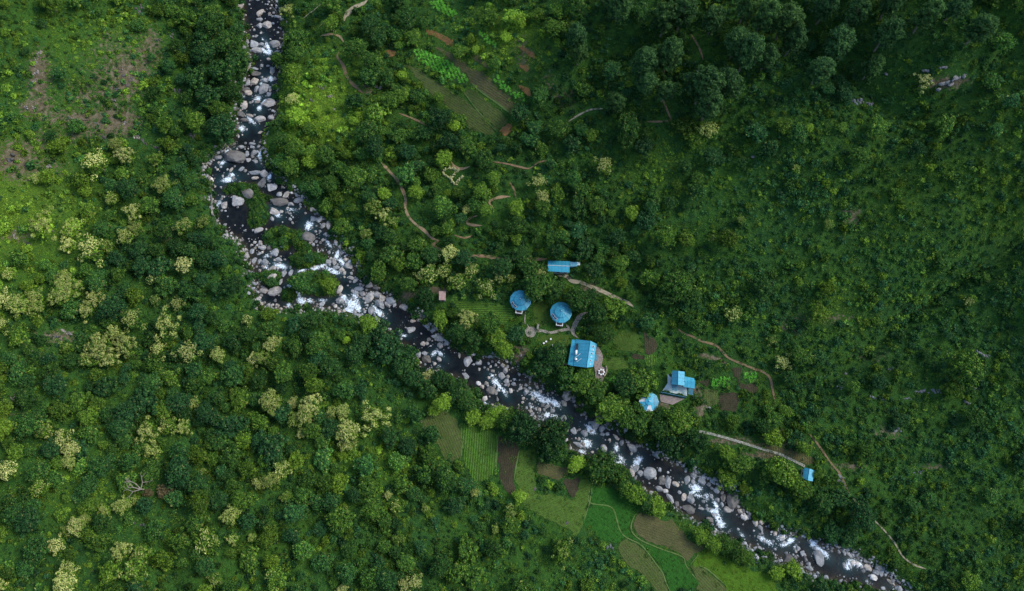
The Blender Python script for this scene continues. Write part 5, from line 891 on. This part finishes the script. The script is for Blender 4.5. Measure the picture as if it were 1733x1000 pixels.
# small shed at the end of the stone path
t, q, o = base('small_shed', 'small blue gabled shed at the end of the long pale stone path', 'shed', 1368, 802)
roof(t, [q(1361.5, 791, 2.2), q(1370, 793, 2.8), q(1367, 812.8, 2.8), q(1358, 809.3, 2.2)], BL[1]); roof(t, [q(1370.2, 793, 2.79), q(1379, 796.3, 2.25), q(1375.3, 814.5, 2.25), q(1367.2, 812.8, 2.79)], BL_LIT[1])
MB().tube(q(1370.1, 793, 2.82), q(1367.1, 812.8, 2.82), .06, .06, 6).build('ridge_cap', BL_LIT[0], t)
fp = [q(1361.5, 792, 2.2), q(1378, 796.5, 2.2), q(1375, 813.5, 2.2), q(1358.5, 809, 2.2)]; L = walls(t, fp, -1.0, 2.15, WALLW, .25); [openings(t, L, s, 1, .8, 1.6, .6) for s in range(4)]; foot(o, fp, .4)
# brown slab-roofed hut, bench, table and stools
t, q, o = base('brown_roof_hut', 'tiny hut with pinkish brown flat roof among trees beside the middle pool', 'hut', 748.5, 500, 2)
RUST = simple('rusty_sheet', (.20, .12, .10), (.34, .23, .20), 1.6, .8); fp = [q(743, 492.5, 1.9), q(754.5, 493, 1.9), q(754, 508, 1.8), q(743, 507.5, 1.8)]
roof(t, fp, RUST, 'roof', .1); L = walls(t, fp, -1, 1.78, STONE, .2); openings(t, L, 0, 1, 0, 1.6, .7, 'door', WOODD); foot(o, fp, .6)
X, Y, zg = map(float, P(910.5, 553.5)); t = thing('garden_bench', 'grey bench beside the round stone plaza', 'bench', (X, Y, zg), 1.4)
MB().box(-.75, .75, -.2, .22, .4, .47).build('seat', GREYC, t); MB().box(-.75, .75, .24, .3, .45, .9).build('backrest', GREYC, t)
for s in (-.6, .6): MB().box(s-.06, s+.06, -.18, .2, -.2, .4).build('leg', GREYC, t)
def stool(px, py, label, grp, proto=[None]):
    X, Y, zg = map(float, P(px, py, .4)); t = thing('round_stool', label, 'stool', (X, Y, zg+.05), 0, grp)
    if proto[0] is None:
        a = MB(); a.tube((0, 0, .36), (0, 0, .44), .27, .27, 12); a.tube((0, 0, .44), (0, 0, .46), .27, .20, 12); b2 = MB(); b2.tube((0, 0, -.1), (0, 0, .36), .17, .10, 10); proto[0] = (a.mesh('seat', WHITE, True), b2.mesh('pedestal', WHITE, True))
    obj('seat', proto[0][0], t); obj('pedestal', proto[0][1], t)
for (x, y), l in zip([(924.3, 578), (920.2, 580.8), (935.4, 584.6), (933.0, 587.4), (937, 589), (932, 573.8)], ['eastern white stool of the pair at the lawn top left', 'western white stool of the pair at the lawn top left', 'northernmost white stool in the lawn trio', 'westernmost white stool in the lawn trio', 'southernmost white stool in the lawn trio', 'lone white stool near the stone path on the lawn']): stool(x, y, l, 'white stools on the lawn')
cx0, cy0 = 1017.9, 629.6
for i, l in enumerate(['east', 'north-east', 'north', 'north-west', 'south-west', 'south', 'south-east']):
    a = 2*math.pi*i/7; stool(cx0+4.3*math.cos(a), cy0-4.3*math.sin(a), 'white stool on the %s side of the yard table ring' % l, 'white stools around the yard table')
X, Y, zg = map(float, P(cx0, cy0)); t = thing('garden_table', 'dark low round table ringed by white stools in the yard', 'table', (X, Y, zg+.1))
MB().tube((0, 0, .5), (0, 0, .56), .38, .38, 14).build('tabletop', WOODD, t); MB().tube((0, 0, -.1), (0, 0, .5), .08, .06, 8).build('pedestal', WOODD, t)
# walls of stone
def stone_wall(nm, label, pts, wd, h, cat='wall', mat=STONE):
    L = smooth_line(PP(pts), .45); rng = RS(len(L)); m_ = MB(); V = []
    L = np.array(L); T = np.gradient(L, axis=0); T /= np.linalg.norm(T, axis=1)[:, None]+1e-9; N_ = np.stack([-T[:, 1], T[:, 0]], 1); n = len(L)
    zz = Z(L[:, 0], L[:, 1]); 
    for s, hh in ((-1, -.4), (-.9, 1), (.9, 1), (1, -.4)):
        qv = L+N_*s*wd*.5*(.8+.5*rng.rand(n, 1)); V += [(x, y, z+(h*(.75+.5*r) if hh > 0 else -.4)) for (x, y), z, r in zip(qv, zz, rng.rand(n))]
    F = [(c*n+j+1, c*n+j, (c+1)*n+j, (c+1)*n+j+1) for c in range(3) for j in range(n-1)]+[(0, n, 2*n, 3*n), (n-1, 4*n-1, 3*n-1, 2*n-1)]
    me = mesh_np(nm, V, F, mat); tag(obj(nm, me), label, cat); mask_line(MASK, [tuple(v) for v in L], wd*.5+.5)
stone_wall('retaining_wall', 'thin grey retaining wall along the dark pool on the left bank', [(352, 296), (356, 304), (358, 325), (360, 345), (361.5, 366)], .45, .9, 'wall', GREYC)
stone_wall('garden_wall', 'short low wall west of the large house at the lawn edge', [(944, 614.5), (950, 616), (958, 617), (962, 618)], .4, .7)
stone_wall('yard_wall', 'curved low wall around the stool ring in the yard', [(1025.5, 620), (1026.8, 626), (1025.6, 632), (1022, 637)], .3, .6, 'wall')
YEL = simple('mossy_stone', (.20, .21, .08), (.38, .36, .17), 3, .95, .9, .2)
rt = thing('stone_ruin', 'roofless ruin of low mossy stone walls below the short trail bend', 'ruin', tuple(map(float, P(768, 297))))
rl = Vector(rt.location)
for pts in ([(761, 285), (752, 289), (751, 295), (757, 299), (763, 303)], [(776, 289), (770, 294), (765, 301)], [(783, 299), (776, 305)], [(763, 303), (768, 310), (772, 312), (775, 306)], [(762, 284), (768, 286), (775, 289)]):
    L = smooth_line(PP(pts), .4); rng = RS(len(L)); m_ = MB()
    for x, y in L:
        for k in range(3):
            s = rng.uniform(.16, .34); m_.ball((x+rng.normal(0, .14)-rl.x, y+rng.normal(0, .14)-rl.y, float(Z(x, y))-rl.z+.05+.22*k), s, s*rng.uniform(.7, 1.2), s*.7, 6, 4)
    m_.build('wall_run', YEL, rt); mask_line(MASK, L, .7)
# ------------------------------------------------------------------ trees you can point at
rng = RS(11)
for x, y, w_, bl in FLOW:
    v = FLO[rng.randint(0, 7)]; bl = int(bl); tn, wm = float(blobs(x, y, .95, B_TONE)), float(blobs(x, y, .45, B_WARM))
    lab = there(x, y, '%s tree %s' % (sizew(w_), ['with sparse yellow flowers', 'in patchy yellow blossom', 'in full yellow blossom'][bl]))
    put_tree('flowering_tree', v, x, y, w_*1.05, min(tn, 1.5)*rng.uniform(.9, 1.3), min(1, wm+.25), rng, 'tree', 'pale yellow flowering trees', lab, v[4][bl])
for x, y, w_, tn, wm in TREES:
    vi = rng.choice([0, 1, 2, 3, 4, 5, 6] if tn < 1.3 else [0, 1, 3, 5]); lab = there(x, y, '%s %s tree' % (sizew(w_), colw(tn, wm)))
    put_tree('broadleaf_tree', BRO[vi], x, y, w_, tn*1.0, wm, rng, 'tree', 'broadleaf trees', lab)
for x, y, w_ in PINES:
    lab = there(x, y, 'tall %s pine' % ('broad' if w_ > 42 else 'slender')); tn = rng.uniform(.75, 1.1)
    put_tree('pine_tree', PIN[rng.randint(0, 3)], x, y, w_, tn, rng.uniform(.25, .6), rng, 'pine tree', 'pines on the upper right hillside', lab)
t = put_tree('dying_tree', (DRYC, BRO[0][1], 3.3, 4.3), 279, 831, 28, 1.0, .6, rng, 'tree', None, 'brown withered tree right of the bare forked branches in the lower left forest')
t = put_tree('dying_tree', (DRYC, BRO[0][1], 3.3, 4.3), 251, 834, 17, .9, .7, rng, 'tree', None, 'small brown withered crown touching the bare forked branches in the lower left forest')
X, Y, zg = map(float, P(238, 828, 3)); t = thing('dead_tree', 'leafless pale dead tree with forked branches in the lower left forest', 'tree', (X, Y, zg)); m_ = MB(); m_.tube((0, 0, -.5), (.1, 0, 3.2), .22, .15, 7); m_.build('trunk', DEADW, t)
def branch(m_, p, d, L, r, k, rng):
    if k == 0: return
    e = p+d*L; m_.tube(p, e, r, r*.65, 5)
    for _ in range(2): branch(m_, e, (d+Vector(rng.normal(0, .5, 3))*Vector((1, 1, .4))).normalized(), L*.72, r*.62, k-1, rng)
for a in (165, 130, 75, 200): m_ = MB(); branch(m_, Vector((.1, 0, 3.1)), Vector((math.cos(R_(a)), math.sin(R_(a)), .35)).normalized(), 1.7, .12, 4, RS(a)); m_.build('limb', DEADW, t)
# ------------------------------------------------------------------ boulders
DONE = []
TONE = {'g': (1.0, .3), 'b': (.95, .0), 'd': (.42, .55), 'p': (1.15, .75), 'w': (1.75, .45), 't': (1.1, 1.0)}
CNAME = {'g': 'grey', 'b': 'blue-grey', 'd': 'dark purplish', 'p': 'pinkish grey', 'w': 'white', 't': 'tan'}
def reach(px, py):
    return 'in the upper river' if py < 235 else 'near the green islets' if px < 575 else 'in the boulder field below the islets' if px < 680 else 'in the middle river' if px < 930 else 'in the rapids below the large house' if px < 1150 else 'in the lower river'
def put_rock(x, y, w_, h_, an, c, nm, cat, grp, place, rng, sink=.35):
    X, Y, zg = map(float, P(x, y, 0)); dep = -((Y-CAMP[1])*(-SA)+(zg-CAMP[2])*CA); k = dep/FPX/2; a, b_ = w_*k*1.2, h_*k*1.24; hz = min(a, b_)*rng.uniform(.75, 1.05); z0 = max(zg, -.1)
    lib_ = LEDGES if (nm == 'rock' and w_ > 9) else ROCKS; o = obj(nm, lib_[rng.randint(0, len(lib_))]); o.location = (X, Y, z0+hz*.62*(1-2*sink)*.5); o.scale = (a, b_, hz); o.rotation_euler = (rng.normal(0, .08), rng.normal(0, .08), R_(an)); tn, wm = TONE[c]
    o['tone'] = float(tn*rng.uniform(.85, 1.2)*(.62 if nm == 'rock' else 1)); o['warm'] = float(np.clip(wm+rng.uniform(-.15, .15), 0, 1)); DONE.append((X, Y, (a+b_)/2))
    tag(o, there(x, y, '%s %s %s' % ('small' if w_ < 8 else 'medium' if w_ < 14 else 'large', CNAME[c], place[0])), cat, grp)
rng = RS(21)
for x, y, w_, h_, an, c in BOULD: put_rock(x, y, w_, h_, an, c, 'boulder', 'boulder', 'river boulders', ('boulder', reach(x, y)), rng)
for x, y, w_, h_, an in OUTCROPS: put_rock(x, y, w_, h_, an, 'dptd'[rng.randint(0, 4)] if x < 1000 else 'gb'[rng.randint(0, 2)], 'rock', 'rock', 'hillside rocks', ('rock in the grass', where(x, y)), rng, .72); mask_poly(MASK, [(DONE[-1][0]+DONE[-1][2]*.7*math.cos(a), DONE[-1][1]+DONE[-1][2]*.7*math.sin(a)) for a in range(6)], 0)
N_ = 85000; cx1 = rng.uniform(-110, 170, N_); cy1 = rng.uniform(-85, 150, N_); ok = mlook(RIV, cx1, cy1); cx1, cy1 = cx1[ok], cy1[ok]; bpx, bpy_ = proj(cx1, cy1, 0*cx1)
den = np.full(len(cx1), .34)
edge = np.minimum(bil(dL, cx1, cy1), bil(dR, cx1, cy1)); den += .75*np.exp(-edge/1.3)
for x, y, rx, ry, k in BARS: den += .42*k*np.exp(-(((bpx-x)/rx)**2+((bpy_-y)/ry)**2)**2)
for x, y, rx, ry in POOLS: den *= 1-.97*np.exp(-(((bpx-x)/rx)**2+((bpy_-y)/ry)**2)**2)
ok = rng.rand(len(cx1)) < den*.8; cx1, cy1, den = cx1[ok], cy1[ok], den[ok]
D_ = np.array(DONE); extra = 0; cob = []
grid_ = {}
for X, Y, r in DONE: grid_.setdefault((int(X//3), int(Y//3)), []).append((X, Y, r))
def near_rock(X, Y, r, f=.72):
    i, j = int(X//3), int(Y//3)
    return any(math.hypot(X-a, Y-b_) < (r+c)*f for ii in (i-1, i, i+1) for jj in (j-1, j, j+1) for a, b_, c in grid_.get((ii, jj), ()))
for X, Y, d_ in zip(cx1, cy1, den):
    r = rng.uniform(.54, .95) if (extra < 50 and rng.rand() < .02) else .10+.42*rng.rand()**1.6
    if near_rock(X, Y, r): continue
    if r > .53 or (r >= .45 and extra < 0):
        px, py = proj(X, Y, 0); px, py = float(px), float(py)
        if not (0 < px < 1733 and 0 < py < 1000): continue
        put_rock(px, py, r*2*5.9, r*2*5.9*rng.uniform(.6, .95), rng.uniform(0, 180), 'gbbpgp'[rng.randint(0, 6)] if px < 950 else 'bbbgdp'[rng.randint(0, 6)], 'boulder', 'boulder', 'river boulders', ('boulder', reach(px, py)), rng); extra += 1
    else: cob.append((X, Y, r))
    grid_.setdefault((int(X//3), int(Y//3)), []).append((X, Y, r))
cob = np.array(cob); k_ = 5200; bx_ = np.array(lb[2:-2]+rb[2:-2]); seg = rng.randint(0, len(lb)-1, k_); side = rng.rand(k_) < .5
lbA, rbA = np.array(lb), np.array(rb); seg2 = rng.randint(0, len(rb)-1, k_); u_ = rng.rand(k_)[:, None]
q1 = lbA[seg]*(1-u_)+lbA[seg+1]*u_; q2 = rbA[seg2]*(1-u_)+rbA[seg2+1]*u_; qq = np.where(side[:, None], q1, q2)+rng.normal(0, .75, (k_, 2)); kp = fbm(qq[:, 0], qq[:, 1], 8, 3) > .42
qq = qq[kp][:2600]; cob = np.concatenate([cob, np.concatenate([qq, (.10+.42*rng.rand(len(qq), 1)**2)], 1)])
zc = np.maximum(Z(cob[:, 0], cob[:, 1]), -.05)
cpx, _ = proj(cob[:, 0], cob[:, 1], zc)
scatter('river_cobbles', 'cobble', np.stack([cob[:, 0], cob[:, 1], zc+cob[:, 2]*.1], 1), cob[:, 2]*1.15, rng.uniform(.5, 1.45, len(cob)), np.clip(rng.uniform(-.1, 1, len(cob))-np.clip((cpx-900)/900, 0, .6), 0, 1), 'loose pale cobbles strewn between the boulders all along the river', 'cobbles', 31)
# ------------------------------------------------------------------ the rest of the wood: fill
rng = RS(41)
N_ = 46000; tx = rng.uniform(-225, 225, N_); ty = rng.uniform(-125, 195, N_); rr = rng.uniform(1.0, 2.9, N_); tz = Z(tx, ty); tpx, tpy = proj(tx, ty, tz)
ok = (tpx > -170) & (tpx < 1900) & (tpy > -150) & (tpy < 1150); tx, ty, rr, tz, tpx, tpy = [a[ok] for a in (tx, ty, rr, tz, tpx, tpy)]
dn = blobs(tpx, tpy, .35, B_TREE); ok = rng.rand(len(tx)) < dn**2.3; tx, ty, rr, tz, tpx, tpy = [a[ok] for a in (tx, ty, rr, tz, tpx, tpy)]
o_ = np.argsort(-rr); tg = {}
for X, Y, r in PLACED: tg.setdefault((int(X//8), int(Y//8)), []).append((X, Y, r))
fill = []
for i in o_:
    X, Y, r = tx[i], ty[i], rr[i]; a, b_ = int(X//8), int(Y//8)
    if any(math.hypot(X-p_, Y-q_) < (r+s)*.70 for ii in (a-1, a, a+1) for jj in (b_-1, b_, b_+1) for p_, q_, s in tg.get((ii, jj), ())): continue
    hx_, hy_, _ = P(*[float(v) for v in proj(X, Y, tz[i]+r*1.5)]); an = np.arange(8)*math.pi/4
    if mlook(MASK, X, Y) or mlook(MASK, hx_, hy_) or mlook(MASK, hx_+r*.85*np.cos(an), hy_+r*.85*np.sin(an)).any() or mlook(MASK, X+r*.6*np.cos(an), Y+r*.6*np.sin(an)).any(): continue
    tg.setdefault((a, b_), []).append((X, Y, r)); fill.append((X, Y, r, tz[i], tpx[i], tpy[i]))
fill = np.array(fill); tone_f = blobs(fill[:, 4], fill[:, 5], .92, B_TONE)*(.65+.75*rng.rand(len(fill))); warm_f = np.clip(blobs(fill[:, 4], fill[:, 5], .42, B_WARM)+rng.normal(0, .22, len(fill)), 0, 1)
inside = (fill[:, 4] > 5) & (fill[:, 4] < 1728) & (fill[:, 5] > 5) & (fill[:, 5] < 995); rank = np.cumsum(inside); single = inside & (rank <= 300-len(TREES))
for i in np.where(single)[0]:
    px, py = proj(fill[i, 0], fill[i, 1], fill[i, 3]+fill[i, 2]*1.2); px, py = float(px), float(py); w_ = fill[i, 2]*12.2
    put_tree('broadleaf_tree', BRO[rng.randint(0, 7)], px, py, w_, tone_f[i], warm_f[i], rng, 'tree', 'broadleaf trees', there(px, py, '%s %s tree' % (sizew(w_), colw(tone_f[i], warm_f[i]))))
f2 = fill[~single]; k = ~single
scatter('woodland', 'sapling', f2[:, [0, 1, 3]], f2[:, 2]/3.3, tone_f[k], warm_f[k], 'dense mass of smaller trees filling the slopes between the larger crowns', 'woodland', 43, tilt=.06)
PL = np.array(PLACED)
# undergrowth
FEDGE = np.zeros(MX.shape, bool)
for k, L in FIELD_W: mask_poly(FEDGE, L, .1)
for wd, mt, L in PATH_W: mask_line(FEDGE, L, wd*.5+.4)
def field_pts(sp, seed, lim=(-160, 1890, -150, 1140)):
    r = RS(seed); X, Y = np.meshgrid(np.arange(-222, 222, sp), np.arange(-122, 192, sp)); X = (X+r.uniform(-.5, .5, X.shape)*sp).ravel(); Y = (Y+r.uniform(-.5, .5, Y.shape)*sp).ravel(); z = Z(X, Y); px, py = proj(X, Y, z)
    ok = (px > lim[0]) & (px < lim[1]) & (py > lim[2]) & (py < lim[3]); return X[ok], Y[ok], z[ok], px[ok], py[ok], r
X, Y, z, px, py, r = field_pts(1.28, 51)
sc_ = (.30+.75*r.rand(len(X))**2.2)*(.55+1.0*fbm(X, Y, 14, 6)); dens = np.clip(1.15-.75*np.clip(blobs(px, py, .9, B_TONE)-1.25, 0, 1), .2, 1)*np.clip((fbm(X, Y, 9, 4)-.34)*6, np.where(px > 950, .6, .35), 1)*(1-.8*np.clip(blobs(px, py, 0, B_DIRT), 0, 1))
an = [0, 1.57, 3.14, 4.71]; bad = mlook(MASK, X, Y)
for a in an: bad |= mlook(MASK, X+sc_*.75*math.cos(a), Y+sc_*.75*math.sin(a))
ok = ~bad & (r.rand(len(X)) < dens); X, Y, z, px, py, sc_ = [v[ok] for v in (X, Y, z, px, py, sc_)]
tn = blobs(px, py, 1.0, B_TONE)*(.5+1.0*fbm(X, Y, 34, 0))*np.where(px > 1000, .68+.62*r.rand(len(X)), .5+1.0*r.rand(len(X))**1.2)*(.7+.6*fbm(X, Y, 7, 2)); wm = np.clip(blobs(px, py, .38, B_WARM)+r.normal(0, .33, len(X))+.5*(fbm(X, Y, 12, 5)-.5), 0, 1)
scatter('undergrowth', 'bush', np.stack([X, Y, z-.05], 1), sc_, tn, wm, 'low green bushes and big-leaved plants covering the slopes', 'bushes', 52)
nb = len(X)
X, Y, z, px, py, r = field_pts(1.15, 61); tb = blobs(px, py, .9, B_TONE); sc_ = .5+.8*r.rand(len(X)); bad = mlook(FMASK, X+r.normal(0, .55, len(X)), Y+r.normal(0, .55, len(X))) | (mlook(MASK, X, Y) & ~mlook(FEDGE, X, Y))
ok = ~bad & (r.rand(len(X)) < .78*(1-.85*np.clip(blobs(px, py, 0, B_DIRT), 0, 1))); X, Y, z, px, py, sc_, tb = [v[ok] for v in (X, Y, z, px, py, sc_, tb)]
idx = np.where(tb+.5*r.rand(len(X)) > 1.35, r.choice([1, 3], len(X)), r.choice([0, 1, 2, 3], len(X)))
tn = tb*(.5+1.0*fbm(X, Y, 34, 0))*(.5+1.05*r.rand(len(X)))*(.7+.6*fbm(X, Y, 5, 1)); wm = np.clip(blobs(px, py, .42, B_WARM)+r.normal(0, .2, len(X))+.5*(fbm(X, Y, 10, 3)-.5), 0, 1)
scatter('grass_and_herbs', 'herb', np.stack([X, Y, z], 1), sc_, tn, wm, 'grass tufts and leafy herbs covering the open ground', 'grass', 62, idx)
# crops in rows and tufts on the green fields
cp = []; hb = []; r = RS(71)
for i, (k, L) in enumerate(FIELD_W):
    if k not in ('crop', 'greenrow', 'lime', 'rice', 'olive', 'olivebrown', 'lawn', 'brown'): continue
    xs = [q_[0] for q_ in L]; ys = [q_[1] for q_ in L]; a = FANG.get(i, [.1, 1.5][i % 2]); ca, sa = math.cos(a), math.sin(a); c0 = np.array([np.mean(xs), np.mean(ys)]); ext = max(max(xs)-min(xs), max(ys)-min(ys))
    rs, ps = {'crop': (.95, .72), 'greenrow': (.62, .5), 'lime': (.8, .8), 'rice': (.9, .9), 'olive': (.75, .9), 'olivebrown': (.9, 1.2), 'lawn': (1.2, 1.2), 'brown': (1.3, 1.9)}[k]
    U, V = np.meshgrid(np.arange(-ext, ext, rs), np.arange(-ext, ext, ps)); jt = .06 if k in ('crop', 'greenrow') else .5; U = U.ravel()+r.normal(0, jt, U.size); V = V.ravel()+r.normal(0, max(.12, jt), V.size)
    X = c0[0]+U*ca+V*sa; Y = c0[1]-U*sa+V*ca; ok = in_poly(X, Y, L) & (r.rand(len(X)) < (.93 if k == 'crop' else .75)); X, Y = X[ok], Y[ok]
    if k == 'crop': cp += [(x, y) for x, y in zip(X, Y)]
    else: hb += [(x, y, {'greenrow': .42, 'lime': .5, 'rice': .45, 'olive': .38, 'olivebrown': .3, 'lawn': .35, 'brown': .24}[k], {'greenrow': 1.15, 'lime': .9, 'rice': .65, 'olive': .85, 'olivebrown': .85, 'lawn': .95, 'brown': .9}[k], {'greenrow': .75, 'lime': .9, 'rice': .35, 'olive': .8, 'olivebrown': .7, 'lawn': .75, 'brown': .6}[k]) for x, y in zip(X, Y)]
cp = np.array(cp); scatter('maize_rows', 'maize', np.stack([cp[:, 0], cp[:, 1], Z(cp[:, 0], cp[:, 1])+.08], 1), r.uniform(.75, 1.05, len(cp)), r.uniform(.95, 1.5, len(cp)), r.uniform(.4, 1, len(cp)), 'bright green crop plants standing in rows on the small plots', 'crop', 72)
hb = np.array(hb); scatter('field_tufts', 'herb', np.stack([hb[:, 0], hb[:, 1], Z(hb[:, 0], hb[:, 1])+.05], 1), hb[:, 2]*r.uniform(.7, 1.3, len(hb)), hb[:, 3]*r.uniform(.7, 1.2, len(hb)), np.clip(hb[:, 4]+r.normal(0, .12, len(hb)), 0, 1), 'short grass and young plants growing on the fields and lawns', 'grass', 73, r.choice([1, 3], len(hb)))
# overhanging bank growth
r = RS(91); bp = []
for A_ in (lb[2:-2], rb[2:-2]):
    A_ = np.array(smooth_line(A_, .8)); A_ = A_+r.normal(0, .55, A_.shape); kp = fbm(A_[:, 0], A_[:, 1], 7, 5) > .40; bp.append(A_[kp])
bp = np.concatenate(bp); px, py = proj(bp[:, 0], bp[:, 1], 0*bp[:, 0])
scatter('bank_growth', 'bush', np.stack([bp[:, 0], bp[:, 1], np.maximum(Z(bp[:, 0], bp[:, 1]), .1)], 1), .35+.75*r.rand(len(bp))**1.5, blobs(px, py, .95, B_TONE)*r.uniform(.6, 1.2, len(bp)), np.clip(.42+r.normal(0, .2, len(bp)), 0, 1), 'ragged green growth overhanging both river banks', 'bushes', 92)
# bushes on the river islets
ip = []; r = RS(81)
for L in isl:
    xs = [q_[0] for q_ in L]; ys = [q_[1] for q_ in L]; X = r.uniform(min(xs), max(xs), 400); Y = r.uniform(min(ys), max(ys), 400); ok = in_poly(X, Y, L) & (r.rand(400) < .6); ip += list(zip(X[ok], Y[ok]))
ip = np.array(ip); px, py = proj(ip[:, 0], ip[:, 1], 0*ip[:, 0]); hot = np.exp(-(((px-480)/16)**2+((py-397)/9)**2))+.7*np.exp(-(((px-555)/18)**2+((py-482)/18)**2))
scatter('islet_growth', 'bush', np.stack([ip[:, 0], ip[:, 1], Z(ip[:, 0], ip[:, 1])-.05], 1), .2+.36*r.rand(len(ip))**1.3, (1.0+.8*hot)*r.uniform(.6, 1.3, len(ip)), np.clip(.45+.6*hot+r.normal(0, .12, len(ip)), 0, 1), 'low green growth covering the islets in the river', 'bushes', 82)
print('COUNTS flow', len(FLOW), 'trees', len(TREES), 'fill', len(fill), 'single', single.sum(), 'bushes', nb, 'herbs', len(idx), 'cobbles', len(cob), 'boulders', len(BOULD)+extra, 'crops', len(cp), 'tufts', len(hb))
